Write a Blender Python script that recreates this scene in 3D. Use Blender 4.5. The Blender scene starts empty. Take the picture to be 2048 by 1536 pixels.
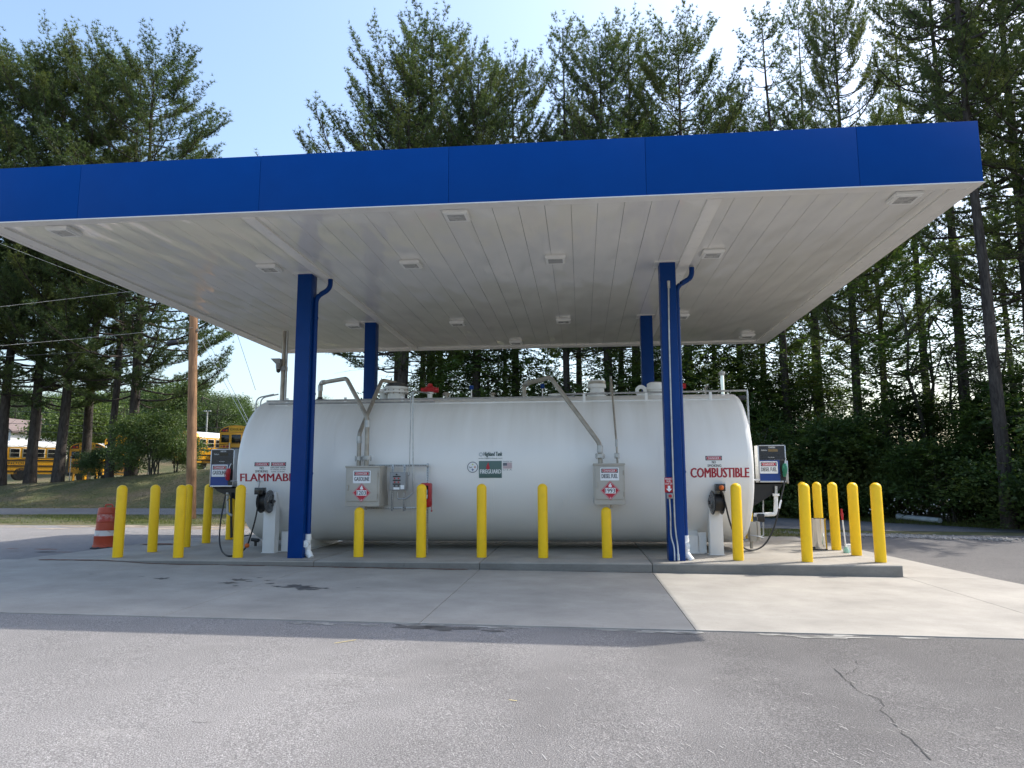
import bpy, bmesh, math, random
import numpy as np
from mathutils import Vector, Matrix
rad = math.radians
sc = bpy.context.scene
COL = sc.collection
random.seed(7); RNG = np.random.default_rng(7)

# ------------------------------------------------------------------ camera, sky, sun, exposure
CAM = Vector((0, 0, 1.49)); FPX = 1419.76
CR = Vector((0.99528087, 0.09696682, -0.00366316)); CU = Vector((0.01652243, -0.13214759, 0.99109234)); CF = Vector((-0.09561899, 0.98647577, 0.13312609))
cd = bpy.data.cameras.new('camera'); cam = bpy.data.objects.new('camera', cd); COL.objects.link(cam)
cd.sensor_width = 36; cd.lens = FPX / 2048 * 36; cd.clip_end = 3000; cd.clip_start = 0.05
mw = Matrix.Identity(4)
for i in range(3):
    mw[i][0] = CR[i]; mw[i][1] = CU[i]; mw[i][2] = -CF[i]; mw[i][3] = CAM[i]
cam.matrix_world = mw
sc.camera = cam
SUN = Vector((0.775, 0.408, 1.0)).normalized()
world = bpy.data.worlds.new('World'); sc.world = world; world.use_nodes = True
wn = world.node_tree; bg = wn.nodes['Background']
sky = wn.nodes.new('ShaderNodeTexSky'); sky.sky_type = 'NISHITA'; sky.sun_disc = False
sky.sun_elevation = math.asin(SUN.z); sky.sun_rotation = math.atan2(SUN.x, SUN.y)
sky.air_density = 1.25; sky.dust_density = 3.0; sky.ozone_density = 2.6; sky.altitude = 0
wn.links.new(sky.outputs[0], bg.inputs[0]); bg.inputs[1].default_value = 0.15
sl = bpy.data.lights.new('sun', 'SUN'); sl.energy = 2.3; sl.angle = rad(0.55); sl.color = (1.0, 0.945, 0.86)
so = bpy.data.objects.new('sun', sl); COL.objects.link(so); so.location = (30, 20, 40)
so.rotation_euler = SUN.to_track_quat('Z', 'Y').to_euler()
vs = sc.view_settings; vs.view_transform = 'Standard'; vs.look = 'None'; vs.gamma = 1; vs.exposure = 1.12
vs.use_curve_mapping = False

# ------------------------------------------------------------------ helpers
def ray(px, py): return CF + CR * ((px - 1024) / FPX) - CU * ((py - 768) / FPX)
def at(px, py, Y=None, Z=None, X=None):
    """photo pixel -> world point on the plane the thing stands on"""
    d = ray(px, py)
    t = Y / d.y if Y is not None else ((Z - CAM.z) / d.z if Z is not None else X / d.x)
    return CAM + d * t
TY, TZ, TR = 16.0, 1.735, 1.6                     # storage tank axis and radius
TX0, TX1 = -7.25, 3.38
def tank_pt(px, py, off=0.0):
    d = ray(px, py); R = TR + off
    a = d.y**2 + d.z**2; b = 2 * ((CAM.y - TY) * d.y + (CAM.z - TZ) * d.z); c = (CAM.y - TY)**2 + (CAM.z - TZ)**2 - R * R
    t = (-b - math.sqrt(max(b * b - 4 * a * c, 0))) / (2 * a)
    return CAM + d * t
def wloc(o):
    v = Vector((0, 0, 0))
    while o is not None: v = v + o.location; o = o.parent
    return v
def set_mesh(me, V, F):
    V = np.asarray(V, dtype=np.float32)
    F = np.asarray(F, dtype=np.int32); n, k = F.shape
    me.vertices.add(len(V)); me.vertices.foreach_set('co', V.ravel())
    me.loops.add(n * k); me.loops.foreach_set('vertex_index', F.ravel())
    me.polygons.add(n); me.polygons.foreach_set('loop_start', np.arange(0, n * k, k, dtype=np.int32))
    me.update(calc_edges=True)
def link(name, me, parent=None, loc=(0, 0, 0)):
    o = bpy.data.objects.new(name, me); COL.objects.link(o); o.parent = parent; o.location = loc
    return o
def tag(o, label=None, cat=None, group=None, kind=None):
    if label: o['label'] = label
    if cat: o['category'] = cat
    if group: o['group'] = group
    if kind: o['kind'] = kind
    return o
def thing(name, label, cat, loc=(0, 0, 0), group=None):
    o = bpy.data.objects.new(name, None); COL.objects.link(o); o.location = loc; o.empty_display_size = 0.2
    return tag(o, label, cat, group)
def copy_tree(o, loc, label=None, rz=None, scale=None):
    def rec(s, par):
        c = s.copy(); COL.objects.link(c); c.parent = par
        for ch in s.children: rec(ch, c)
        return c
    r = rec(o, None); r.location = loc
    if rz is not None: r.rotation_euler = (0, 0, rz)
    if scale is not None: r.scale = scale
    if label: r['label'] = label
    return r
def text2d(s, bold=0.0):
    cu = bpy.data.curves.new('txt', 'FONT'); cu.body = s; cu.size = 1; cu.resolution_u = 2; cu.offset = 0
    ob = bpy.data.objects.new('txt', cu)
    me = bpy.data.meshes.new_from_object(ob)
    V = [(v.co.x, v.co.y) for v in me.vertices]; F = [tuple(p.vertices) for p in me.polygons]
    bpy.data.objects.remove(ob); bpy.data.curves.remove(cu); bpy.data.meshes.remove(me)
    xs = [v[0] for v in V]; ys = [v[1] for v in V]; x0, x1, y0, y1 = min(xs), max(xs), min(ys), max(ys)
    return [((x - x0) / (x1 - x0), (y - y0) / (y1 - y0)) for x, y in V], F
class MB:
    def __init__(s): s.v = []; s.f = []
    def add(s, V, F):
        n = len(s.v); s.v += [tuple(v) for v in V]; s.f += [tuple(i + n for i in f) for f in F]; return s
    def box(s, x0, x1, y0, y1, z0, z1, c=0.0):
        if c <= 0:
            V = [(x, y, z) for z in (z0, z1) for y in (y0, y1) for x in (x0, x1)]
            return s.add(V, [(0, 2, 3, 1), (4, 5, 7, 6), (0, 1, 5, 4), (2, 6, 7, 3), (0, 4, 6, 2), (1, 3, 7, 5)])
        bm = bmesh.new(); bmesh.ops.create_cube(bm, size=1)
        for v in bm.verts: v.co = ((x0 + x1) / 2 + v.co.x * (x1 - x0), (y0 + y1) / 2 + v.co.y * (y1 - y0), (z0 + z1) / 2 + v.co.z * (z1 - z0))
        bmesh.ops.bevel(bm, geom=bm.edges[:], offset=c, segments=2, affect='EDGES', profile=0.5)
        bm.verts.ensure_lookup_table()
        s.add([v.co[:] for v in bm.verts], [[v.index for v in f.verts] for f in bm.faces]); bm.free(); return s
    def ring(s, c, ax, r, n, up=None):
        ax = Vector(ax).normalized()
        a = (up or Vector((0, 0, 1)) if abs(ax.z) < 0.95 else Vector((0, 1, 0))).cross(ax).normalized(); b = ax.cross(a)
        return [Vector(c) + a * (r * math.cos(2 * math.pi * i / n)) + b * (r * math.sin(2 * math.pi * i / n)) for i in range(n)]
    def tube(s, pts, r, n=10, caps=True):
        pts = [Vector(p) for p in pts]; m = len(pts); rs = r if isinstance(r, (list, tuple)) else [r] * m
        base = len(s.v)
        d0 = (pts[1] - pts[0]).normalized(); a = (Vector((0, 0, 1)) if abs(d0.z) < 0.9 else Vector((0, 1, 0))).cross(d0).normalized()
        for i, p in enumerate(pts):
            d = ((pts[min(i + 1, m - 1)] - p).normalized() + (p - pts[max(i - 1, 0)]).normalized())
            if d.length < 1e-6: d = d0
            d.normalize(); a = (a - d * a.dot(d)).normalized(); b = d.cross(a)
            for k in range(n):
                t = 2 * math.pi * k / n; q = p + a * (rs[i] * math.cos(t)) + b * (rs[i] * math.sin(t)); s.v.append(tuple(q))
        for i in range(m - 1):
            for k in range(n):
                k2 = (k + 1) % n; s.f.append((base + i * n + k, base + i * n + k2, base + (i + 1) * n + k2, base + (i + 1) * n + k))
        if caps:
            s.f.append(tuple(base + k for k in range(n))[::-1]); s.f.append(tuple(base + (m - 1) * n + k for k in range(n)))
        return s
    def cyl(s, p0, p1, r, n=16): return s.tube([p0, p1], r, n)
    def lathe(s, prof, n=24, o=(0, 0, 0), axis='z'):
        base = len(s.v); m = len(prof)
        for (r, h) in prof:
            for k in range(n):
                t = 2 * math.pi * k / n; x, y = r * math.cos(t), r * math.sin(t)
                p = (x, y, h) if axis == 'z' else ((h, x, y) if axis == 'x' else (y, h, x))
                s.v.append((p[0] + o[0], p[1] + o[1], p[2] + o[2]))
        for i in range(m - 1):
            for k in range(n):
                k2 = (k + 1) % n; s.f.append((base + i * n + k, base + i * n + k2, base + (i + 1) * n + k2, base + (i + 1) * n + k))
        s.f.append(tuple(base + k for k in range(n))[::-1]); s.f.append(tuple(base + (m - 1) * n + k for k in range(n)))
        return s
    def prism(s, poly, f0, f1):
        """outline poly (u,v) between two maps f0(u,v), f1(u,v) -> point"""
        n = len(poly); V = [f0(u, v) for u, v in poly] + [f1(u, v) for u, v in poly]
        return s.add(V, [tuple(range(n))[::-1], tuple(range(n, 2 * n))] + [(i, (i + 1) % n, n + (i + 1) % n, n + i) for i in range(n)])
    def poly(s, poly, fm):
        return s.add([fm(u, v) for u, v in poly], [tuple(range(len(poly)))])
    def crect(s, x0, x1, z0, z1, fm, n=12):
        V = [fm(x, z0 + (z1 - z0) * k / n) for k in range(n + 1) for x in (x0, x1)]
        return s.add(V, [(2 * k, 2 * k + 1, 2 * k + 3, 2 * k + 2) for k in range(n)])
    def text(s, t, x0, x1, z0, z1, fm, bold=0.0):
        V, F = text2d(t); d = (z1 - z0) * bold * 1.0; sg = 1 if x1 > x0 else -1
        for k, q in enumerate((0, -d, d) if bold else (0,)):      # heavier weight: the same glyphs again, a hair to each side
            s.add([Vector(fm(x0 + sg * d + u * (x1 - x0 - 2 * sg * d) + q, z0 + v * (z1 - z0))) - Vector((0, 0.0004 * k, 0)) for u, v in V], F)
        return s
    def build(s, name, m, parent=None, kind=None, smooth=38, label=None):
        o0 = wloc(parent) if parent is not None else Vector((0, 0, 0))
        me = bpy.data.meshes.new(name)
        me.from_pydata([(v[0] - o0.x, v[1] - o0.y, v[2] - o0.z) for v in s.v], [], s.f)
        bm = bmesh.new(); bm.from_mesh(me); bmesh.ops.recalc_face_normals(bm, faces=bm.faces[:]); bm.to_mesh(me); bm.free()
        if smooth:
            me.polygons.foreach_set('use_smooth', [True] * len(me.polygons)); me.set_sharp_from_angle(angle=rad(smooth))
        me.materials.append(m)
        o = link(name, me, parent)
        if kind: o['kind'] = kind
        if label: o['label'] = label
        return o
def arc(p0, p1, p2, r, n=6):
    """rounded corner at p1"""
    p0, p1, p2 = Vector(p0), Vector(p1), Vector(p2); a = p1 + (p0 - p1).normalized() * r; b = p1 + (p2 - p1).normalized() * r
    return [((1 - t) ** 2) * a + 2 * t * (1 - t) * p1 + t * t * b for t in [i / n for i in range(n + 1)]]
def path(pts, r=0.08, n=6):
    pts = [Vector(p) for p in pts]; out = [pts[0]]
    for i in range(1, len(pts) - 1): out += arc(pts[i - 1], pts[i], pts[i + 1], r, n)
    return out + [pts[-1]]
def spline(pts, n=8):
    pts = [Vector(p) for p in pts]; out = []
    P = [pts[0] * 2 - pts[1]] + pts + [pts[-1] * 2 - pts[-2]]
    for i in range(1, len(P) - 2):
        for k in range(n):
            t = k / n; a, b, c, d = P[i - 1], P[i], P[i + 1], P[i + 2]
            out.append(0.5 * ((2 * b) + (c - a) * t + (2 * a - 5 * b + 4 * c - d) * t * t + (3 * b - a - 3 * c + d) * t ** 3))
    return out + [pts[-1]]

# ------------------------------------------------------------------ materials
def newmat(name):
    m = bpy.data.materials.new(name); m.use_nodes = True; nt = m.node_tree
    return m, nt, nt.nodes['Principled BSDF']
def nz(nt, scale, detail=4, rough=0.55, vec=None, dist=0.0):
    n = nt.nodes.new('ShaderNodeTexNoise'); n.inputs['Scale'].default_value = scale; n.inputs['Detail'].default_value = detail
    n.inputs['Roughness'].default_value = rough; n.inputs['Distortion'].default_value = dist
    if vec is None: vec = pos(nt)
    nt.links.new(vec, n.inputs['Vector']); return n.outputs[0]
def pos(nt, sc3=None):
    g = nt.nodes.new('ShaderNodeNewGeometry').outputs['Position']
    if sc3:
        mp = nt.nodes.new('ShaderNodeMapping'); mp.inputs['Scale'].default_value = sc3; nt.links.new(g, mp.inputs['Vector']); return mp.outputs[0]
    return g
def ramp(nt, fac, stops, interp='LINEAR'):
    r = nt.nodes.new('ShaderNodeValToRGB'); r.color_ramp.interpolation = interp
    while len(r.color_ramp.elements) < len(stops): r.color_ramp.elements.new(0.5)
    for e, (p, c) in zip(r.color_ramp.elements, stops):
        e.position = p; e.color = (*(c if not isinstance(c, (int, float)) else (c, c, c)), 1)
    nt.links.new(fac, r.inputs[0]); return r.outputs[0]
def mix(nt, fac, a, b, mode='MIX'):
    n = nt.nodes.new('ShaderNodeMix'); n.data_type = 'RGBA'; n.blend_type = mode
    for sck, val in ((n.inputs[0], fac), (n.inputs[6], a), (n.inputs[7], b)):
        if hasattr(val, 'is_output'): nt.links.new(val, sck)
        elif isinstance(val, (int, float)): sck.default_value = val
        else: sck.default_value = (*val, 1)
    return n.outputs[2]
def bump(nt, bsdf, h, strength=0.3, dist=0.01):
    b = nt.nodes.new('ShaderNodeBump'); b.inputs['Strength'].default_value = strength; b.inputs['Distance'].default_value = dist
    nt.links.new(h, b.inputs['Height']); nt.links.new(b.outputs[0], bsdf.inputs['Normal'])
MATS = {}
def mat(name, col, rough=0.5, metal=0.0, var=0.12, vscale=3.0, bmp=0.0, bscale=60, spec=0.5, dirt=None, dirt_amt=0.5, dscale=2.0, rvar=0.08):
    if name in MATS: return MATS[name]
    m, nt, b = newmat(name)
    c = ramp(nt, nz(nt, vscale, 6), [(0.3, tuple(x * (1 - var) for x in col)), (0.7, tuple(min(x * (1 + var), 1) for x in col))])
    if dirt:
        f = ramp(nt, nz(nt, dscale, 8, 0.65), [(0.5, 0), (0.75, dirt_amt)]); c = mix(nt, f, c, dirt)
    nt.links.new(c, b.inputs['Base Color'])
    r = ramp(nt, nz(nt, vscale * 2.3, 5), [(0.3, max(rough - rvar, 0.02)), (0.7, min(rough + rvar, 1))]); nt.links.new(r, b.inputs['Roughness'])
    b.inputs['Metallic'].default_value = metal; b.inputs['Specular IOR Level'].default_value = spec
    if bmp: bump(nt, b, nz(nt, bscale, 5), bmp, 0.01)
    MATS[name] = m; return m
def m_asphalt(name, base=0.2, tint=(1.0, 0.965, 0.95), patch=0.2, xtone=False):
    m, nt, b = newmat(name)
    sp = nz(nt, 95, 3, 0.75); big = nz(nt, 0.22, 5); mid = nz(nt, 2.2, 6, 0.65)
    c = ramp(nt, sp, [(0.30, tuple(base * 0.35 * t for t in tint)), (0.46, tuple(base * 0.85 * t for t in tint)), (0.56, tuple(base * 1.15 * t for t in tint)), (0.68, tuple(min(base * 2.3, .7) * t for t in tint))])
    c = mix(nt, 1.0, c, ramp(nt, big, [(0.3, 1 - patch), (0.7, 1 + patch * 0.6)]), 'MULTIPLY')
    c = mix(nt, 1.0, c, ramp(nt, mid, [(0.25, 0.92), (0.75, 1.06)]), 'MULTIPLY')
    # pale dusty streaks lying along the lane
    st = nz(nt, 1.0, 6, 0.7, pos(nt, (0.5, 2.2, 1)))
    c = mix(nt, ramp(nt, st, [(0.58, 0), (0.75, 0.35)]), c, (base * 1.7, base * 1.62, base * 1.5))
    if xtone:   # paving tone lightens towards negative X, broken up by noise
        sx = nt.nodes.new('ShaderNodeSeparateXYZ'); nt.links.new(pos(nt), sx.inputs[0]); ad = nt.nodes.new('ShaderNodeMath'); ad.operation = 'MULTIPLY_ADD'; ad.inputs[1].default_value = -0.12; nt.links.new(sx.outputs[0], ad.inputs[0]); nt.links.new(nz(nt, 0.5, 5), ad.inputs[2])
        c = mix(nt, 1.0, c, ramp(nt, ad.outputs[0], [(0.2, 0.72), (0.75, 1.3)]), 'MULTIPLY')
    nt.links.new(c, b.inputs['Base Color']); b.inputs['Roughness'].default_value = 0.88; b.inputs['Specular IOR Level'].default_value = 0.25
    bump(nt, b, sp, 0.7, 0.012); return m
def m_concrete(name, col, stain=(0.2, 0.19, 0.17), samt=0.25):
    m, nt, b = newmat(name)
    c = ramp(nt, nz(nt, 1.1, 7, 0.62), [(0.3, tuple(x * 0.8 for x in col)), (0.7, tuple(x * 1.1 for x in col))])
    c = mix(nt, ramp(nt, nz(nt, 0.9, 8, 0.7, pos(nt, (0.6, 1.4, 1))), [(0.5, 0), (0.72, samt)]), c, stain)
    c = mix(nt, ramp(nt, nz(nt, 2.6, 9, 0.75, pos(nt, (0.35, 1.6, 1)), 0.6), [(0.6, 0), (0.74, 0.5)]), c, tuple(x * 0.72 for x in col))
    c = mix(nt, ramp(nt, nz(nt, 16, 4, 0.6), [(0.66, 0), (0.72, 0.55)]), c, tuple(x * 0.55 for x in col))
    fine = nz(nt, 120, 3, 0.7)
    c = mix(nt, 1.0, c, ramp(nt, fine, [(0.3, 0.88), (0.7, 1.1)]), 'MULTIPLY')
    # faint broom lines
    br = nz(nt, 30, 2, 0.5, pos(nt, (0.25, 6, 1))); c = mix(nt, 1.0, c, ramp(nt, br, [(0.3, 0.94), (0.7, 1.05)]), 'MULTIPLY')
    nt.links.new(c, b.inputs['Base Color']); b.inputs['Roughness'].default_value = 0.85; b.inputs['Specular IOR Level'].default_value = 0.3
    bump(nt, b, fine, 0.25, 0.006); return m
def m_leaf(name, dark, lite, warm=None, trans=0.3, scl=0.9):
    m, nt, b = newmat(name); nt.nodes.remove(b); out = nt.nodes['Material Output']
    oi = nt.nodes.new('ShaderNodeObjectInfo').outputs['Random']
    c = ramp(nt, nz(nt, scl, 4, 0.6), [(0.32, dark), (0.68, lite)])
    c = mix(nt, 1.0, c, ramp(nt, nz(nt, 9, 2), [(0.3, 0.72), (0.7, 1.3)]), 'MULTIPLY')
    if warm: c = mix(nt, ramp(nt, nz(nt, 0.5, 3), [(0.5, 0), (0.72, 0.7)]), c, warm)
    c = mix(nt, 1.0, c, ramp(nt, oi, [(0, (0.8, 0.85, 0.85)), (1, (1.2, 1.12, 1.0))]), 'MULTIPLY')
    d = nt.nodes.new('ShaderNodeBsdfPrincipled'); d.inputs['Roughness'].default_value = 0.55; d.inputs['Specular IOR Level'].default_value = 0.35
    t = nt.nodes.new('ShaderNodeBsdfTranslucent'); mx = nt.nodes.new('ShaderNodeMixShader'); mx.inputs[0].default_value = trans
    nt.links.new(c, d.inputs['Base Color']); nt.links.new(mix(nt, 1.0, c, (1.3, 1.35, 0.7), 'MULTIPLY'), t.inputs['Color'])
    nt.links.new(d.outputs[0], mx.inputs[1]); nt.links.new(t.outputs[0], mx.inputs[2]); nt.links.new(mx.outputs[0], out.inputs['Surface']); return m
def m_bark(name, a, c2):
    m, nt, b = newmat(name)
    n = nz(nt, 6, 7, 0.7, pos(nt, (1.6, 1.6, 0.35)))
    nt.links.new(ramp(nt, n, [(0.32, a), (0.7, c2)]), b.inputs['Base Color']); b.inputs['Roughness'].default_value = 0.95; b.inputs['Specular IOR Level'].default_value = 0.15
    bump(nt, b, n, 0.9, 0.03); return m
def m_soffit():
    m, nt, b = newmat('soffit_white_metal')
    b.inputs['Base Color'].default_value = (0.87, 0.85, 0.80, 1); b.inputs['Roughness'].default_value = 0.3; b.inputs['Coat Weight'].default_value = 1.0; b.inputs['Coat Roughness'].default_value = 0.02; b.inputs['Coat IOR'].default_value = 1.55
    w = nz(nt, 1.0, 1.5, 0.35, pos(nt, (2.2, 0.7, 1))); bump(nt, b, w, 0.8, 0.06)
    nt.links.new(b.inputs['Normal'].links[0].from_socket, b.inputs['Coat Normal']); return m
def m_ground():
    m, nt, b = newmat('grass_ground')
    n1 = nz(nt, 0.35, 6, 0.65); n2 = nz(nt, 7, 5, 0.7)
    c = ramp(nt, n1, [(0.3, (0.06, 0.07, 0.022)), (0.45, (0.09, 0.095, 0.034)), (0.56, (0.14, 0.115, 0.055)), (0.75, (0.19, 0.14, 0.085))])
    c = mix(nt, 1.0, c, ramp(nt, n2, [(0.3, 0.6), (0.7, 1.35)]), 'MULTIPLY')
    nt.links.new(c, b.inputs['Base Color']); b.inputs['Roughness'].default_value = 0.95; bump(nt, b, n2, 0.8, 0.06); return m
def m_wood(name, a, c2):
    m, nt, b = newmat(name)
    n = nz(nt, 5, 6, 0.65, pos(nt, (2.5, 2.5, 0.12)), 1.0); big = nz(nt, 0.9, 3)
    c = ramp(nt, n, [(0.32, a), (0.62, c2)]); c = mix(nt, 1.0, c, ramp(nt, big, [(0.35, 0.6), (0.65, 1.2)]), 'MULTIPLY')
    c = mix(nt, ramp(nt, nz(nt, 9, 2, 0.5, pos(nt, (3, 3, 0.04))), [(0.62, 0), (0.68, 0.8)]), c, (0.05, 0.03, 0.02))
    nt.links.new(c, b.inputs['Base Color']); b.inputs['Roughness'].default_value = 0.8; bump(nt, b, n, 0.3, 0.01); return m
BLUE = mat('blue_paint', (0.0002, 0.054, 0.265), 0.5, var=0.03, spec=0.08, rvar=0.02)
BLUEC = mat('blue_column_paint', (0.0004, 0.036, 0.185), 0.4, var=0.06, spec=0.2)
def m_tank():
    m, nt, b = newmat('tank_white_paint')
    st = nz(nt, 1.0, 6, 0.6, pos(nt, (3.2, 0.35, 0.22))); c = ramp(nt, nz(nt, 0.5, 3), [(0.3, (0.78, 0.775, 0.75)), (0.7, (0.83, 0.825, 0.80))])
    sz = nt.nodes.new('ShaderNodeSeparateXYZ'); nt.links.new(pos(nt), sz.inputs[0])
    top = ramp(nt, sz.outputs[2], [(0.0, 0), (1.0, 1)]); mr = nt.nodes.new('ShaderNodeMapRange'); mr.inputs[1].default_value = 1.9; mr.inputs[2].default_value = 3.2; nt.links.new(sz.outputs[2], mr.inputs[0])
    f = nt.nodes.new('ShaderNodeMath'); f.operation = 'MULTIPLY'; nt.links.new(ramp(nt, st, [(0.35, 0), (0.8, 0.5)]), f.inputs[0]); nt.links.new(mr.outputs[0], f.inputs[1])
    nt.links.new(mix(nt, f.outputs[0], c, (0.5, 0.46, 0.38)), b.inputs['Base Color']); b.inputs['Roughness'].default_value = 0.3; b.inputs['Specular IOR Level'].default_value = 0.5
    return m
WTANK = m_tank()
WHITE = mat('white_enamel', (0.78, 0.78, 0.76), 0.4, var=0.04)
PVC = mat('white_plastic', (0.8, 0.8, 0.78), 0.45, var=0.05)
SOFF = m_soffit()
TRIM = mat('white_trim', (0.76, 0.745, 0.71), 0.35, var=0.04)
CONC = m_concrete('concrete_apron', (0.37, 0.345, 0.305))
CONC2 = m_concrete('concrete_pad', (0.345, 0.32, 0.28), samt=0.18)
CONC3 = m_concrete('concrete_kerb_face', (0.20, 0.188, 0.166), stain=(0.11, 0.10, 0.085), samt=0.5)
ASPH = m_asphalt('asphalt_lot', 0.188, (1.0, 0.955, 0.925), 0.12, xtone=True)
ROAD = m_asphalt('asphalt_road', 0.15, (1, 0.99, 0.98), 0.15)
GRASSG = m_ground()
YEL = mat('yellow_bollard_plastic', (0.97, 0.60, 0.018), 0.4, spec=0.3, var=0.04, vscale=2, dirt=(0.6, 0.38, 0.03), dirt_amt=0.25, dscale=5)
GALV = mat('galvanised_steel', (0.42, 0.43, 0.43), 0.42, 0.75, var=0.2, vscale=9)
STEEL = mat('weathered_steel_pipe', (0.36, 0.33, 0.28), 0.5, 0.55, var=0.2, vscale=6)
STAIN = mat('stainless_steel', (0.7, 0.69, 0.66), 0.12, 1.0, var=0.05)
CABG = mat('grey_beige_enamel', (0.42, 0.395, 0.345), 0.48, var=0.06, dirt=(0.3, 0.26, 0.2), dirt_amt=0.3, dscale=4)
GREYB = mat('grey_enamel', (0.27, 0.28, 0.285), 0.45, var=0.06)
BLK = mat('black_paint', (0.012, 0.012, 0.013), 0.4, var=0.2)
RUB = mat('black_rubber', (0.014, 0.014, 0.014), 0.55, var=0.2)
DKGLASS = mat('dark_glass', (0.012, 0.014, 0.016), 0.08, var=0.1)
RED = mat('red_enamel', (0.42, 0.012, 0.018), 0.4, var=0.08)
REDL = mat('red_lettering', (0.36, 0.012, 0.03), 0.5, var=0.05)
BLKL = mat('black_lettering', (0.012, 0.013, 0.018), 0.5, var=0.05)
SIGNW = mat('sign_white', (0.78, 0.79, 0.8), 0.4, var=0.03)
SIGNR = mat('sign_red', (0.45, 0.012, 0.03), 0.4, var=0.04)
GRN = mat('nozzle_green', (0.01, 0.16, 0.09), 0.4)
ORG = mat('orange_plastic', (0.62, 0.13, 0.012), 0.5, var=0.12)
BRLO = mat('barrel_orange', (0.42, 0.055, 0.018), 0.5, var=0.15, dirt=(0.3, 0.1, 0.06), dirt_amt=0.5, dscale=6)
# ------------------------------------------------------------------ setting: ground, lot, road, concrete
def sstep(t): t = min(max(t, 0.0), 1.0); return t * t * (3 - 2 * t)
def lerp(xs, ys, x): return float(np.interp(x, xs, ys))
def gl(x): return lerp([-40, -16, -9.5, 5.5, 14, 40], [-0.02, -0.03, -0.06, -0.2, -0.27, -0.3], x)
def far_edge(x): return lerp([-90, -32, -19, 0, 7, 10.5, 13, 15, 20, 32], [41, 37.6, 37.4, 35.5, 33.4, 31, 28, 25.6, 21.5, 14], x)
def near_edge(x): return lerp([-90, -26, -16, 0, 6.7, 9], [34, 30.4, 30.8, 27.5, 25.3, 24.8], x)
def G(x, y):
    z = gl(x); e = far_edge(x)
    if y > e:
        h1 = lerp([-90, -48, -36, -24, -12, 3, 12, 40], [0.9, 1.0, 1.45, 2.35, 2.0, 0.5, 0.45, 0.8], x)
        z += h1 * sstep((y - e - 0.3) / 8.5)
        if y > 62: z += (7.0 if x < 0 else 2.0) * sstep((y - 62) / 70)
    return z
xs = sorted(set([-900, -500, -300, -200, -140, -110] + [-90 + 2.0 * i for i in range(66)] + [46, 60, 90, 140, 250, 500, 900]))
ys = sorted(set([-400, -150, -60, -30, -12] + [0 + 2.0 * i for i in range(12)] + [24 + 0.8 * i for i in range(50)] + [66 + 4 * i for i in range(20)] + [150, 180, 250, 400, 900]))
gv = [(x, y, G(x, y) - (0.05 if y < 24 and -42 < x < 42 else 0.0)) for y in ys for x in xs]
nx = len(xs); gf = [(j * nx + i, j * nx + i + 1, (j + 1) * nx + i + 1, (j + 1) * nx + i) for j in range(len(ys) - 1) for i in range(nx - 1)]
ground = MB().add(gv, gf).build('ground', GRASSG, kind='structure', smooth=60); ground['label'] = 'grass bank and forest floor round the lot'
def sheet(name, m, x0, x1, ylo, yhi, off, nx=60, ny=8):
    V = []; F = []
    for j in range(ny + 1):
        for i in range(nx + 1):
            x = x0 + (x1 - x0) * i / nx; a, b = ylo(x), yhi(x); y = a + (b - a) * j / ny; V.append((x, y, gl(x) + off))
    for j in range(ny):
        for i in range(nx): k = j * (nx + 1) + i; F.append((k, k + 1, k + nx + 2, k + nx + 1))
    return MB().add(V, F).build(name, m, kind='structure', smooth=60)
def jag(x, a=0.12, k=1.0): return a * (math.sin(x * 2.1 * k) + 0.6 * math.sin(x * 5.3 * k + 1) + 0.4 * math.sin(x * 11.7 * k + 2))
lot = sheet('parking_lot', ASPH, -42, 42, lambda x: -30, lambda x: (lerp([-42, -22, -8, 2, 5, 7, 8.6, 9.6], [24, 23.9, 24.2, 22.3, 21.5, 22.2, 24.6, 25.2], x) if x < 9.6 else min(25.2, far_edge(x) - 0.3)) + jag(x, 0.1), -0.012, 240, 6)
lot['label'] = 'sunlit worn grey asphalt lot in front of the fuel island'
road = sheet('access_road', ROAD, -88, 32, lambda x: near_edge(x) if x < 9 else min(24.7, far_edge(x) - 1.2), lambda x: far_edge(x) - 0.05 + jag(x, 0.06), 0.012, 200, 4)
road['label'] = 'grey access road running behind the tank'
def ga(x, y):
    z = gl(x); m = sstep((-7.9 - x) / 1.6) * sstep((y - 11.2) / 1.9); return z + m * max(-0.012 - z, 0)
def slab(name, poly, m, parent, zf, depth=0.14, n=1, ny=1):
    """quad a,b,c,d (x,y) subdivided, with skirts"""
    a, b, c, d = [Vector((p[0], p[1])) for p in poly]; V = []; F = []
    for j in range(ny + 1):
        for i in range(n + 1):
            u, v = i / n, j / ny; p = a * (1 - u) * (1 - v) + b * u * (1 - v) + c * u * v + d * (1 - u) * v; V.append((p.x, p.y, zf(p.x, p.y)))
    for j in range(ny):
        for i in range(n): k = j * (n + 1) + i; F.append((k, k + 1, k + n + 2, k + n + 1))
    per = [i for i in range(n + 1)] + [j * (n + 1) + n for j in range(1, ny + 1)] + [ny * (n + 1) + i for i in range(n - 1, -1, -1)] + [j * (n + 1) for j in range(ny - 1, 0, -1)]
    base = len(V)
    for k in per: V.append((V[k][0], V[k][1], V[k][2] - depth))
    L = len(per)
    for i in range(L): F.append((per[i], per[(i + 1) % L], base + (i + 1) % L, base + i))
    return MB().add(V, F).build(name, m, parent, smooth=20)
apron = bpy.data.objects.new('concrete_apron', None); COL.objects.link(apron); tag(apron, 'pale concrete apron of jointed panels round the fuel island', kind='structure')
JX = [-11.2, -8.1, -4.98, -1.87, 1.22, 5.49]; e = 0.005; YA, YB = 8.25, 13.08
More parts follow.
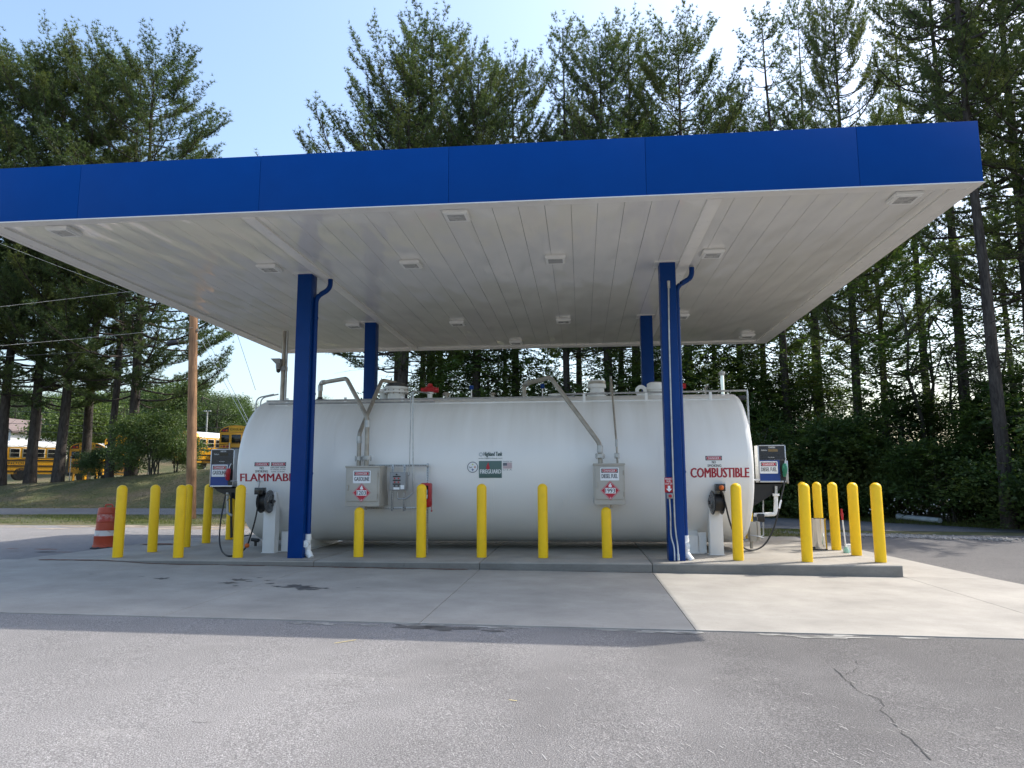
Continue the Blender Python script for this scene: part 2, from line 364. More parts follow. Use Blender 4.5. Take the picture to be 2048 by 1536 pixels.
for i in range(5):
    slab('concrete_panel', [(JX[i] + e, YA), (JX[i + 1] - e, YA), (JX[i + 1] - e, YB), (JX[i] + e, YB)], CONC, apron, ga, n=8 if i == 0 else 1, ny=8 if i == 0 else 1)
slab('concrete_panel', [(JX[5] + e, YA), (7.55, YA), (6.95, YB), (JX[5] + e, YB)], CONC, apron, ga)
slab('concrete_panel', [(JX[5] + e, YB + 2 * e), (6.945, YB + 2 * e), (6.25, 19.8), (JX[5] + e, 19.8)], CONC, apron, lambda x, y: ga(x, y) + 0.1 * sstep((y - 13) / 4) * sstep((7 - x) / 1.5))
slab('concrete_panel', [(-10.9, YB + 2 * e), (-9.62, YB + 2 * e), (-9.62, 18.2), (-10.4, 18.2)], CONC, apron, ga, n=4, ny=4)
pad = bpy.data.objects.new('tank_pad', None); COL.objects.link(pad); tag(pad, 'raised concrete pad with kerb edge under the tank', kind='structure')
KX = [-9.6, -4.98, -1.87, 1.22, 5.47]
for i in range(4):
    MB().box(KX[i] + (e if i else 0), KX[i + 1] - (e if i < 3 else 0), 13.1, 19.3, -0.42, 0, 0.018).build('pad_panel', CONC2, pad)
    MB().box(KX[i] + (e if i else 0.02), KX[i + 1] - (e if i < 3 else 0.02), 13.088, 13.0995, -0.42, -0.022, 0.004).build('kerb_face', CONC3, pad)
for x0, x1 in ((-6.3, -4.99), (1.24, 2.45)):                    # newer concrete round the column bases
    MB().poly([(x0, 13.13), (x1, 13.13), (x1 - 0.06, 14.6), (x0 + 0.03, 14.6)], lambda x, y: (x, y, 0.004)).build('column_patch', CONC, pad)
# marks lying on the ground
OIL = mat('oil_stain', (0.10, 0.095, 0.09), 0.6, var=0.3, vscale=8); CRK = mat('asphalt_crack', (0.06, 0.057, 0.055), 0.95, var=0.2)
CLAY = mat('red_clay', (0.16, 0.07, 0.042), 0.95, var=0.35, vscale=9, bmp=0.6, bscale=30); CHALK = mat('pale_scrape', (0.38, 0.365, 0.345), 0.9, var=0.15, vscale=15)
WASH = mat('cement_wash', (0.30, 0.29, 0.265), 0.9, var=0.25, vscale=6)
def blot(mb, cx, cy, r, zf, n=21, sx=1.3, rot=0.0):
    P = []
    for k in range(n):
        t = 2 * math.pi * k / n; q = r * random.uniform(0.3, 1.2); x, y = q * sx * math.cos(t), q * math.sin(t) * 0.9
        P.append((cx + x * math.cos(rot) - y * math.sin(rot), cy + x * math.sin(rot) + y * math.cos(rot)))
    mb.poly(P, lambda x, y: (x, y, zf(x, y)))
za = lambda x, y: ga(x, y) + 0.004
mb = MB()
for px, py, r in [(456, 1166, 0.14), (480, 1160, 0.16), (470, 1172, 0.05), (498, 1163, 0.05), (520, 1156, 0.05), (543, 1167, 0.07), (555, 1172, 0.09), (600, 1172, 0.2), (607, 1176, 0.16), (590, 1170, 0.1), (645, 1175, 0.08), (630, 1178, 0.05), (632, 1174, 0.04), (535, 1161, 0.04), (326, 1159, 0.11), (284, 1156, 0.05), (716, 1173, 0.03), (182, 1152, 0.05)]:
    p = at(px, py, Z=-0.1); blot(mb, p.x, p.y, r, za)
mb.build('oil_stain', OIL, apron, label='dark oil blots on the shaded concrete', smooth=0)
mb = MB()
for px, py, r in [(842, 1252, 0.16), (880, 1255, 0.14), (930, 1254, 0.1), (985, 1259, 0.06)]:
    p = at(px, py, Z=-0.14); blot(mb, p.x, p.y - 0.02, r, lambda x, y: gl(x) - 0.008, sx=2.2)
mb.build('oil_stain', OIL, lot, smooth=0)
mb = MB(); x = -10.1
while x < 1.2:                                                    # clay washed against the kerb
    w = random.uniform(0.18, 0.5); d = random.uniform(0.02, 0.09) * (1.6 if x < -9 else 1) * (0.5 if x > -2 else 1)
    if random.random() < (0.95 if x < -3.5 else 0.4): blot(mb, x, 13.095 - d * 0.4, d, lambda X, Y: ga(X, Y) + 0.006, 13, w / d)
    x += w * 0.8
mb.build('clay_streak', CLAY, apron, smooth=0)
mb = MB()
for px, py, r in [(25, 1102, 0.1), (90, 1103, 0.18), (128, 1109, 0.1), (330, 1092, 0.25), (375, 1090, 0.2)]:
    p = at(px, py, Z=-0.05); blot(mb, p.x, p.y, r, lambda X, Y: max(ga(X, Y), gl(X)) + 0.012, 14, 2)
mb.build('clay_patch', CLAY, lot, smooth=0)
mb = MB()
for i in range(60):                                               # sandy soil washed over the far edge of the lot
    x = random.uniform(-30, -8); blot(mb, x, 23.6 - abs(random.gauss(0, 0.7)), random.uniform(0.1, 0.35), lambda X, Y: gl(X) - 0.006, 15, random.uniform(2, 5))
mb.build('sand_drift', mat('pale_sand', (0.36, 0.29, 0.22), 0.95, var=0.3, vscale=5), lot, kind='stuff', smooth=0)
mb = MB()
for i in range(26):                                               # cement slurry spilt over the asphalt edge
    px = random.uniform(560, 1390) if i < 18 else random.uniform(1400, 2000); p = at(px, 1232 + 0.035 * px - (3 if px > 1400 else 0), Z=-0.15)
    blot(mb, p.x, 8.22 - random.random() * 0.12, random.uniform(0.03, 0.09), lambda x, y: gl(x) - 0.007, 13, random.uniform(2, 6))
mb.build('cement_smear', WASH, lot, smooth=0)
def crack(mb, pts, w):
    P = []
    for (ax, ay), (bx, by) in zip(pts, pts[1:]):
        A_, B_ = at(ax, ay, Z=-0.19), at(bx, by, Z=-0.19); n = max(2, int((B_ - A_).length / 0.06))
        for k in range(n): P.append(A_.lerp(B_, k / n) + Vector((random.gauss(0, 0.012), random.gauss(0, 0.012), 0)))
    L = []; R = []
    for i, p in enumerate(P):
        d = (P[min(i + 1, len(P) - 1)] - P[max(i - 1, 0)]); nrm = Vector((-d.y, d.x, 0)).normalized(); ww = w * random.uniform(0.2, 1.3)
        z = gl(p.x) - 0.008; L.append((p.x + nrm.x * ww, p.y + nrm.y * ww, z)); R.append((p.x - nrm.x * ww, p.y - nrm.y * ww, z))
    n = len(P); mb.add(L + R, [(i, i + 1, n + i + 1, n + i) for i in range(n - 1)])
mb = MB()
crack(mb, [(1666, 1339), (1690, 1355), (1705, 1375), (1725, 1390), (1760, 1403), (1768, 1425), (1790, 1450), (1815, 1478), (1850, 1515), (1885, 1536)], 0.006)
crack(mb, [(1692, 1352), (1715, 1340), (1704, 1334)], 0.004); crack(mb, [(1718, 1330), (1708, 1320)], 0.004)
crack(mb, [(1400, 1372), (1520, 1374), (1640, 1375)], 0.0025); crack(mb, [(685, 1420), (760, 1413)], 0.003); crack(mb, [(390, 1460), (445, 1463)], 0.003)
mb.build('asphalt_crack', CRK, lot, smooth=0)
mb = MB()
for k in range(230):                                              # rows of short scrape marks
    row = random.choice([1362, 1366, 1385, 1392, 1420, 1460, 1466, 1500, 1505, 1512, 1528]); px = random.uniform(560, 2040) if row < 1440 else random.uniform(900, 2040)
    p = at(px, row + random.gauss(0, 3), Z=-0.19); l = random.uniform(0.008, 0.028); w = random.uniform(0.0015, 0.005); z = gl(p.x) - 0.008
    mb.add([(p.x - l * 0.55, p.y + l * 1.2, z), (p.x - l * 0.55 + w, p.y + l * 1.2 + w, z), (p.x + l * 0.55 + w, p.y - l * 1.2, z), (p.x + l * 0.55, p.y - l * 1.2 - w, z)], [(0, 1, 2, 3)])
mb.build('scrape_marks', CHALK, lot, kind='stuff', smooth=0)
mb = MB()
for a_, b_, w in [((668, 1292), (712, 1285), 0.012), ((1018, 1402), (1034, 1404), 0.006)]:
    A_, B_ = at(*a_, Z=-0.16), at(*b_, Z=-0.16); z = gl(A_.x) - 0.007
    mb.add([(A_.x, A_.y - w, z), (B_.x, B_.y - w, z), (B_.x, B_.y + w, z), (A_.x, A_.y + w, z)], [(0, 1, 2, 3)])
mb.build('yellow_paint_mark', mat('yellow_mark', (0.55, 0.45, 0.2), 0.9), lot, smooth=0)

# ------------------------------------------------------------------ canopy
CX0, CX1, CY0, CY1, ZS, ZT = -9.72, 5.71, 10.14, 22.15, 5.63, 6.54
can = thing('fuel_canopy', 'large flat canopy with blue fascia, white soffit and four blue columns', 'canopy', (-2, 16.15, 0))
FX = [CX0, -7.94, -4.93, -1.94, 1.02, 4.04, CX1]; FY = [CY0, 13.14, 16.14, 19.14, CY1]; t = 0.05; s = 0.0015
for a, b in zip(FX, FX[1:]):
    MB().box(a + s, b - s, CY0, CY0 + t, ZS, ZT, 0.006).build('fascia_panel', BLUE, can)
    MB().box(a + s, b - s, CY1 - t, CY1, ZS, ZT, 0.006).build('fascia_panel', BLUE, can)
for a, b in zip(FY, FY[1:]):
    a2 = a + (t if a == CY0 else 0); b2 = b - (t if b == CY1 else 0)
    MB().box(CX0, CX0 + t, a2 + s, b2 - s, ZS, ZT, 0.006).build('fascia_panel', BLUE, can)
    MB().box(CX1 - t, CX1, a2 + s, b2 - s, ZS, ZT, 0.006).build('fascia_panel', BLUE, can)
MB().box(CX0 + t + .004, CX1 - t - .004, CY0 + t + .004, CY1 - t - .004, ZS + 0.12, ZT - 0.12).build('roof_deck', GREYB, can)
mb = MB()   # white drip edge, then a stepped perimeter band
for (x0, x1, y0, y1) in ((CX0 - .012, CX1 + .012, CY0 - .012, CY0 + .09), (CX0 - .012, CX1 + .012, CY1 - .09, CY1 + .012), (CX0 - .012, CX0 + .09, CY0 + .09, CY1 - .09), (CX1 - .09, CX1 + .012, CY0 + .09, CY1 - .09)):
    mb.box(x0, x1, y0, y1, ZS - 0.018, ZS - 0.002)
mb.build('drip_edge', TRIM, can)
mb = MB()
for (x0, x1, y0, y1) in ((CX0 + .09, CX1 - .09, CY0 + .09, CY0 + .2), (CX0 + .09, CX1 - .09, CY1 - .3, CY1 - .09), (CX0 + .09, CX0 + .3, CY0 + .2, CY1 - .3), (CX1 - .3, CX1 - .09, CY0 + .2, CY1 - .3)):
    mb.box(x0, x1, y0, y1, ZS - 0.012, ZS + 0.01)
mb.build('perimeter_band', TRIM, can)
mb = MB()
for (x0, x1, y0, y1) in ((CX0 + .3, CX1 - .3, CY1 - .36, CY1 - .3), (CX0 + .3, CX0 + .36, CY0 + .2, CY1 - .36), (CX1 - .36, CX1 - .3, CY0 + .2, CY1 - .36)):
    mb.box(x0, x1, y0, y1, ZS - 0.03, ZS + 0.01)
mb.build('inner_lip', TRIM, can)
GUT = [(-5.19, 0.2), (2.04, 0.22)]; pitch = 0.4055
bounds = []; x = CX0 + 0.3
while x < CX1 - 0.31:
    x2 = min(x + pitch, CX1 - 0.3); bounds.append((x, x2)); x = x2
pm = None
for a, b in bounds:
    if b - a < pitch - 0.01 or pm is None:
        o = MB().box(a + 0.003, b - 0.003, CY0 + 0.2, CY1 - 0.36, ZS + 0.008, ZS + 0.03).build('soffit_panel', SOFF, can, smooth=0)
        if pm is None: pm = o; pa = a
    else:
        o = link('soffit_panel', pm.data, can, (a - pa, 0, 0))
for gx, gw in GUT:
    MB().box(gx - gw / 2, gx + gw / 2, CY0 + 0.2, CY1 - 0.36, ZS - 0.03, ZS + 0.02, 0.006).build('gutter_trough', TRIM, can)
CW = 0.3
for ci, (cx, cy) in enumerate(((-5.51, 13.62), (1.71, 13.62), (-5.51, 18.13), (1.71, 18.13))):
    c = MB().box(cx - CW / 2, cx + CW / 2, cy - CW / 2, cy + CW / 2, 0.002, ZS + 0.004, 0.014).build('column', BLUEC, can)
    MB().box(cx - CW / 2 - .09, cx + CW / 2 + .09, cy - CW / 2 - .07, cy + CW / 2 + .07, ZS - 0.006, ZS + 0.006).build('collar_plate', TRIM, c)
for (bx, by), (tx, ty) in (((617, 1050), (661, 559)), ((1370, 1055), (1383, 535))):
    b = at(bx, by, Y=13.66); top = at(tx, ty, Z=ZS - 0.03); mid = Vector((b.x, 13.66, 5.0))
    pts = path([(b.x, 13.66, 0.42), (b.x, 13.66, top.z - 0.42), (b.x + (top.x - b.x) * 0.5, 13.66 + (top.y - 13.66) * 0.5, top.z - 0.30), (top.x, top.y, top.z - 0.2), (top.x, top.y, top.z)], 0.12)
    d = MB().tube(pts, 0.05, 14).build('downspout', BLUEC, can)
    for z in (1.62, 3.2, 4.75): mb = MB(); mb.box(b.x - 0.19, b.x + 0.02, 13.63, 13.69, z - 0.02, z + 0.02); mb.lathe([(0.058, z - 0.02), (0.058, z + 0.02)], 14, (b.x, 13.66, 0)); mb.build('pipe_clamp', BLUEC, d)
    mb = MB(); y = 13.66; X = b.x
    mb.lathe([(0.052, 0.2), (0.052, 0.36), (0.062, 0.36), (0.062, 0.45), (0.055, 0.45)], 18, (X, y, 0))
    mb.lathe([(0.066, 0.16), (0.066, 0.24)], 18, (X, y, 0)); mb.lathe([(0.066, 0.33), (0.066, 0.39)], 18, (X, y, 0))
    mb.cyl((X, y, 0.27), (X, y - 0.1, 0.27), 0.055, 18); mb.cyl((X, y - 0.09, 0.27), (X, y - 0.135, 0.27), 0.066, 18); mb.box(X - 0.02, X + 0.02, y - 0.155, y - 0.13, 0.25, 0.29)
    mb.tube(path([(X, y, 0.2), (X, y, 0.11), (X + 0.1, y - 0.06, 0.0)], 0.06), 0.058, 16); mb.tube([(X + 0.012, y - 0.01, 0.1), (X + 0.05, y - 0.03, 0.05)], 0.068, 16)
    mb.build('drain_fitting', PVC, d)
# canopy lights
def make_light():
    L = thing('canopy_light', 'square white light fixture under the canopy soffit', 'light', (0, 0, 0))
    w = 0.19
    MB().lathe([(w * 1.30, 0.0), (w * 1.30, -0.035), (w * 1.414 * 1.03, -0.035), (w * 1.414, -0.1), (w * 1.2, -0.12)], 4).build('housing', WHITE, L, smooth=20)
    mb = MB(); q = 0.135; r = 0.17
    for (x0, x1, y0, y1) in ((-r, r, -r, -q), (-r, r, q, r), (-r, -q, -q, q), (q, r, -q, q)): mb.box(x0, x1, y0, y1, -0.132, -0.118)
    mb.build('lens_frame', WHITE, L)
    MB().box(-q, q, -q, q, -0.124, -0.112).build('lens', mat('frosted_lens', (0.42, 0.42, 0.41), 0.25), L)
    for ch in L.children:
        if ch.name.startswith('housing'): ch.rotation_euler = (0, 0, rad(45))
    for ch in L.children: ch.scale = (1, 1, 0.62)
    return L
lp = [(108, 458), (539, 541), (911, 431), (822, 533), (1111, 523), (1425, 512), (1821, 391), (709, 655), (915, 650), (1127, 645), (1032, 688), (1494, 675), (1362, 636)]
lnames = ['first light of the front edge row, over the barrel side', 'light beside the left front column head', 'light at the middle of the front fascia edge', 'light over the fill pipes of the gasoline cabinet', 'light over the middle of the tank', 'light just right of the front column with conduit', 'light in the soffit corner over the diesel side', 'light beside the rear column head near the camera pole', 'rear light over the gasoline pipes', 'rear light over the middle of the tank', 'light at the middle of the rear soffit edge', 'light in the rear soffit corner over the dispenser', 'light half hidden by the front column with conduit']
L0 = make_light()
for i, (px, py) in enumerate(lp):
    p = at(px, py, Z=ZS - 0.075); o = L0 if i == 0 else copy_tree(L0, (0, 0, 0))
    yy = 10.62 if p.y < 11.5 else p.y
    o.location = (p.x, p.y if p.y > 11 else max(p.y, CY0 + 0.42), ZS + 0.008); o['label'] = 'square white canopy ' + lnames[i]; o['group'] = 'square lights in the canopy soffit'
# ------------------------------------------------------------------ storage tank
tank = thing('storage_tank', 'huge white horizontal steel fuel tank lettered flammable and combustible', 'tank', ((TX0 + TX1) / 2, TY, 0))
MB().lathe([(TR, TX0 + 0.12), (TR, -3.6), (TR, 0), (TR, TX1 - 0.12)], 128, (0, TY, TZ), 'x').build('shell', WTANK, tank)
for x, sgn in ((TX0, -1), (TX1, 1)):
    MB().lathe([(TR, x - sgn * 0.12), (TR - 0.012, x - sgn * 0.06), (TR - 0.05, x - sgn * 0.015), (TR - 0.12, x + sgn * 0.01), (1.0, x + sgn * 0.05), (0.3, x + sgn * 0.07), (0.02, x + sgn * 0.072)], 96, (0, TY, TZ), 'x').build('head', WTANK, tank)
for px in (662, 818, 985, 1139, 1322):
    x = tank_pt(px, 950).x
    MB().lathe([(TR - 0.02, x - 0.014), (TR + 0.001, x - 0.011), (TR + 0.0045, x), (TR + 0.001, x + 0.011), (TR - 0.02, x + 0.014)], 96, (0, TY, TZ), 'x').build('weld_seam', WTANK, tank)
for x in (-6.05, 2.2):
    V = []
    mb = MB()
    mb.prism([(14.85, 0.012), (17.15, 0.012), (17.15, 0.35)] + [(TY + (TR - 0.01) * math.sin(a), TZ - (TR - 0.01) * math.cos(a)) for a in [rad(d) for d in range(36, -37, -6)]] + [(14.85, 0.35)], lambda u, v: (x - 0.12, u, v), lambda u, v: (x + 0.12, u, v))
    mb.box(x - 0.22, x + 0.22, 14.8, 17.2, 0.004, 0.03); mb.build('saddle', WTANK, tank)
fc = lambda off: (lambda x, z: (x, TY - math.sqrt((TR + off) ** 2 - (z - TZ) ** 2), z))
fp = lambda Y: (lambda off: (lambda x, z: (x, Y - off, z)))
def tx(px, py=930): return tank_pt(px, py).x
def tz(py, px=950): return tank_pt(px, py).z
def oval(x0, x1, z0, z1, n=20):
    r = (z1 - z0) / 2; cz = (z0 + z1) / 2
    return [(x1 - r + r * math.sin(a), cz + r * math.cos(a)) for a in [math.pi * k / n for k in range(n + 1)]] + [(x0 + r - r * math.sin(a), cz - r * math.cos(a)) for a in [math.pi * k / n for k in range(n + 1)]]
def rect(x0, x1, z0, z1): return [(x0, z0), (x1, z0), (x1, z1), (x0, z1)]
def dhead(fm, x0, x1, z0, z1, parent, o=0.002):
    h = MB().poly(rect(x0, x1, z0, z1), fm(o)).build('header_bar', BLKL, parent, smooth=0)
    k = (z1 - z0); ow = (x1 - x0)
    P = parent if parent is not tank else h
    par = h if parent is tank else parent
    MB().poly(oval(x0 + ow * 0.04, x1 - ow * 0.04, z0 + k * 0.1, z1 - k * 0.1), fm(o + 0.002)).build('header_rim', SIGNW, par, smooth=0)
    MB().poly(oval(x0 + ow * 0.055, x1 - ow * 0.055, z0 + k * 0.16, z1 - k * 0.16), fm(o + 0.004)).build('header_oval', SIGNR, par, smooth=0)
    MB().text('DANGER', x0 + ow * 0.15, x1 - ow * 0.15, z0 + k * 0.27, z1 - k * 0.27, fm(o + 0.006), 0.02).build('lettering', SIGNW, par, smooth=0)
    return h
# hazard lettering on the shell
MB().text('FLAMMABLE', tx(481), tx(600), tz(961), tz(945), fc(0.003), 0.045).build('lettering', REDL, tank, smooth=0)
MB().text('COMBUSTIBLE', tx(1380), tx(1498), tz(957), tz(938), fc(0.003), 0.045).build('lettering', REDL, tank, smooth=0)
for x0, x1, y0, y1 in ((509, 539, 922, 930), (542, 572, 922, 930), (1411.5, 1444.5, 915, 923.5)):
    dhead(fc, tx(x0), tx(x1), tz(y1), tz(y0), tank)
mb = MB(); mb.text('NO', tx(520), tx(528), tz(936.5), tz(931.5), fc(0.003), 0.02); mb.text('SMOKING', tx(511), tx(536.5), tz(943), tz(938), fc(0.003), 0.02)
mb.build('lettering', BLKL, tank, smooth=0)
mb = MB(); mb.text('EXPLOSIVE VAPOR', tx(541.5), tx(571.5), tz(934.5), tz(931.3), fc(0.003), 0.01); mb.text('NO SMOKING, NO OPEN', tx(541.5), tx(571.5), tz(938.6), tz(936), fc(0.003)); mb.text('FLAMES, NO SPARKS', tx(543), tx(570), tz(943), tz(940.3), fc(0.003))
mb.build('lettering', BLKL, tank, smooth=0)
mb = MB(); mb.text('NO', tx(1424), tx(1432), tz(929.5), tz(924.5), fc(0.003), 0.02); mb.text('SMOKING', tx(1415), tx(1442.5), tz(936.3), tz(931.3), fc(0.003), 0.02)
mb.build('lettering', BLKL, tank, smooth=0)
# maker's plate group
TEAL = mat('teal_print', (0.085, 0.155, 0.145), 0.45, var=0.06); DGRN = mat('dark_green_print', (0.02, 0.06, 0.05), 0.45); BLUP = mat('blue_print', (0.02, 0.06, 0.25), 0.45); ORP = mat('orange_print', (0.5, 0.17, 0.05), 0.45); YLP = mat('lime_print', (0.5, 0.55, 0.12), 0.45); PGREY = mat('pale_grey_print', (0.52, 0.54, 0.55), 0.45); SLATE = mat('slate_print', (0.11, 0.12, 0.15), 0.45)
lg = MB().crect(tx(957.8), tx(1003.6), tz(956), tz(922), fc(0.007)).build('logo_panel', TEAL, tank, smooth=0)
MB().text('FIREGUARD', tx(960), tx(1002.5), tz(947.3), tz(939), fc(0.009), 0.035).build('lettering', SIGNW, lg, smooth=0)
def flame(cx, z0, h, w): return [(cx + w * u, z0 + h * v) for u, v in [(0, 0), (0.35, 0.03), (0.5, 0.22), (0.45, 0.42), (0.25, 0.62), (0.28, 0.8), (0.02, 1.0), (-0.12, 0.8), (-0.3, 0.6), (-0.5, 0.35), (-0.42, 0.1)]]
MB().poly(flame(tx(976), tz(939.5), tz(924.5) - tz(939.5), tx(980) - tx(973)), fc(0.0105)).build('flame_mark', SIGNR, lg, smooth=0)
mb = MB()
for k, yy in enumerate((950.4, 953.3)): mb.text('SECONDARILY CONTAINED ABOVEGROUND' if k == 0 else 'STORAGE TANK FIRE PROTECTED', tx(960.5), tx(1001), tz(yy + 0.8), tz(yy - 0.8), fc(0.009))
mb.build('lettering', DGRN, lg, smooth=0)
mb = MB(); mb.text('Highland Tank', tx(967), tx(1004.5), tz(914.8), tz(904), fc(0.007), 0.025); mb.text('www.highlandtank.com', tx(956.5), tx(1004.5), tz(918.4), tz(915.6), fc(0.007), 0.012); mb.build('lettering', DGRN, tank, smooth=0)
def ringp(cx, cz, r0, r1, fm, n=36):
    V = [fm(cx + r * math.cos(2 * math.pi * k / n), cz + r * math.sin(2 * math.pi * k / n)) for r in (r0, r1) for k in range(n)]
    return V, [(k, (k + 1) % n, n + (k + 1) % n, n + k) for k in range(n)]
r1 = (tx(956) - tx(934.5)) / 2; cx, cz = tx(945.3), tz(934.4)
em = MB(); K = 16
em.add([fc(0.007)(cx + sg * r1 * 0.95 * math.sqrt(max(1 - (2 * k / K - 1) ** 2, 0.0004)), cz + r1 * 0.95 * (2 * k / K - 1)) for k in range(K + 1) for sg in (-1, 1)], [(2 * k, 2 * k + 1, 2 * k + 3, 2 * k + 2) for k in range(K)])
em = em.build('round_emblem', SIGNW, tank, smooth=0)
mb = MB(); mb.add(*ringp(cx, cz, r1 * 0.88, r1 * 1.0, fc(0.009))); mb.text('Steel', cx - r1 * 0.72, cx - r1 * 0.1, cz - r1 * 0.17, cz + r1 * 0.17, fc(0.009), 0.02); mb.build('emblem_ring', SLATE, em, smooth=0)
def star4(cx, cz, r): return [(cx + (r if k % 2 == 0 else r * 0.3) * math.cos(k * math.pi / 4), cz + (r if k % 2 == 0 else r * 0.3) * math.sin(k * math.pi / 4)) for k in range(8)]
for dx, dz, rr, m_ in ((0.02, 0.5, 0.26, YLP), (0.45, 0.02, 0.32, ORP), (0.02, -0.47, 0.34, BLUP)):
    MB().poly(star4(cx + dx * r1, cz + dz * r1, rr * r1), fc(0.010)).build('emblem_star', m_, em, smooth=0)
n_ = 14; mb = MB().add(*ringp(tx(961.5), tz(909), 0.02, 0.045, fc(0.003), 20)); mb.build('pale_logo', PGREY, tank, smooth=0)
fl = MB().crect(tx(1006), tx(1024), tz(937), tz(926), fc(0.007)).build('flag_print', SIGNW, tank, smooth=0)
mb = MB()
for k in range(7): z0 = tz(937) + (tz(926) - tz(937)) * (2 * k) / 13; mb.poly(rect(tx(1006), tx(1024), z0, z0 + (tz(926) - tz(937)) / 13), fc(0.009))
mb.build('stripe', mat('flag_red', (0.3, 0.08, 0.1), 0.5), fl, smooth=0)
MB().poly(rect(tx(1006), tx(1014.2), tz(931.8), tz(926)), fc(0.011)).build('canton', SLATE, fl, smooth=0)
mb = MB(); mb.text('MADE IN', tx(1005.8), tx(1024), tz(924.6), tz(922.3), fc(0.003)); mb.text('U S A', tx(1006), tx(1024), tz(941.2), tz(938.6), fc(0.003)); mb.build('lettering', SLATE, fl, smooth=0)
mb = MB(); mb.crect(tx(1119), tx(1132), tz(1020), tz(995), fc(0.009)); mb.build('inspection_plate', WTANK, tank, smooth=0)
MB().tube([tank_pt(1125.5, 997, .02), tank_pt(1125.5, 1012, .02)], 0.008, 6).build('plate_handle', WHITE, tank)
# rail of conduit and brackets along the top
def topz(y, off=0): return TZ + math.sqrt((TR + off) ** 2 - (y - TY) ** 2)
yr = 15.25; zr = topz(yr)
MB().box(TX0 + 0.45, TX1 - 0.25, yr - 0.02, yr + 0.02, zr - 0.03, zr + 0.012).build('top_flat_bar', WHITE, tank)
for px in (576, 692, 806, 1168, 1292, 1420):
    x = at(px, 785, Y=yr).x; MB().box(x - 0.03, x + 0.03, yr - 0.035, yr - 0.021, zr - 0.09, zr + 0.16, 0.004).build('rail_bracket', WHITE, tank)
xl, xr = at(536, 787, Y=yr).x, at(1494, 774, Y=yr).x
MB().tube([(xl, yr - 0.05, zr + 0.1), (at(1150, 787, Y=yr).x, yr - 0.05, zr + 0.1)], 0.016, 8).build('conduit_rail', GALV, tank)
MB().tube([(xl + 0.05, yr - 0.05, zr + 0.03), (at(870, 790, Y=yr).x, yr - 0.05, zr + 0.03)], 0.016, 8).build('conduit_rail', GALV, tank)
MB().tube(path([(at(1130, 780, Y=yr).x, yr, zr + 0.16), (xr, yr, zr + 0.18), (xr, yr, zr - 1.2)], 0.03, 2), 0.02, 8).build('conduit_rail', GALV, tank)
for k, dx in enumerate((0, 0.16)):
    a = at(512 + k * 9, 808, Y=15.7); MB().tube(path([(a.x, 15.7, 2.95), (a.x, 15.7, 3.38), (a.x + 0.42, 15.7, 3.46)], 0.14), 0.016, 8).build('grab_hoop', GALV, tank)
def topfit(name, px, y, prof, m, n=20):
    x = at(px, 780, Y=y).x; z = topz(y) - 0.02
    return MB().lathe(prof, n, (x, y, z)).build(name, m, tank), x, z
o, x, z = topfit('emergency_vent', 793, 16.0, [(0.2, 0), (0.2, 0.16), (0.29, 0.16), (0.29, 0.2), (0.24, 0.2), (0.24, 0.25), (0.27, 0.25), (0.27, 0.3)], WHITE)
MB().lathe([(0.24, 0.3), (0.24, 0.37), (0.15, 0.4)], 20, (x, 16, z)).build('vent_cap', BLK, o)
mb = MB()
for k in range(12): a = k * math.pi / 6; mb.cyl((x + .26 * math.cos(a), 16 + .26 * math.sin(a), z + .13), (x + .26 * math.cos(a), 16 + .26 * math.sin(a), z + .23), 0.014, 6)
mb.build('bolt', STEEL, o)
o, x, z = topfit('vent_neck', 768, 16.1, [(0.1, 0), (0.1, 0.2), (0.17, 0.2), (0.17, 0.24), (0.09, 0.24), (0.09, 0.28)], WHITE)
o, x, z = topfit('emergency_vent', 1194, 15.95, [(0.2, 0), (0.2, 0.05), (0.24, 0.05), (0.24, 0.09), (0.16, 0.09), (0.16, 0.2), (0.2, 0.2), (0.2, 0.28), (0.19, 0.28), (0.19, 0.36), (0.12, 0.38)], WHITE)
MB().lathe([(0.195, 0.285), (0.195, 0.345)], 20, (x, 15.95, z)).build('vent_screen', STEEL, o)
o, x, z = topfit('emergency_vent', 1312, 16.0, [(0.2, 0), (0.2, 0.14), (0.24, 0.14), (0.24, 0.2), (0.2, 0.2), (0.2, 0.28), (0.15, 0.31)], WHITE)
topfit('nozzle_flange', 1110, 16.0, [(0.12, 0), (0.12, 0.05), (0.16, 0.05), (0.16, 0.08)], WHITE)
topfit('gauge_port', 893, 16.0, [(0.05, 0), (0.05, 0.1), (0.09, 0.1), (0.07, 0.16)], STEEL, 12); topfit('gauge_port', 985, 16.0, [(0.04, 0), (0.04, 0.1), (0.08, 0.1), (0.06, 0.14)], STEEL, 12)
for px, py in ((943, 755), (1085, 752)):
    x = at(px, 780, Y=16).x; p = MB().cyl((x, 16, topz(16) - .02), (x, 16, topz(16) + 0.22), 0.014, 8).build('vent_stub', PVC, tank)
    MB().box(x - 0.045, x + 0.045, 15.97, 16.03, topz(16) + 0.2, topz(16) + 0.3, 0.01).build('blue_valve', BLUEC, p)
for px, sc_ in ((860, 1.0), (1353, 0.9)):                         # red anti-siphon valve heads
    x = at(px, 780, Y=16).x; z = topz(16); p = MB().lathe([(0.06, -0.02), (0.06, 0.12), (0.1, 0.12), (0.1, 0.15)], 14, (x, 16, z)).build('valve_neck', WHITE, tank)
    MB().lathe([(0.08, 0.15), (0.13, 0.16), (0.15, 0.22), (0.12, 0.27), (0.07, 0.29), (0.06, 0.34), (0.02, 0.36)], 10, (x, 16, z)).build('red_valve', RED, p)
    MB().tube([(x - 0.2, 15.98, z + 0.2), (x + 0.2, 15.98, z + 0.2)], 0.06, 10).build('valve_port', RED, p)
x = at(1282, 780, Y=15.9).x; z = topz(15.9)
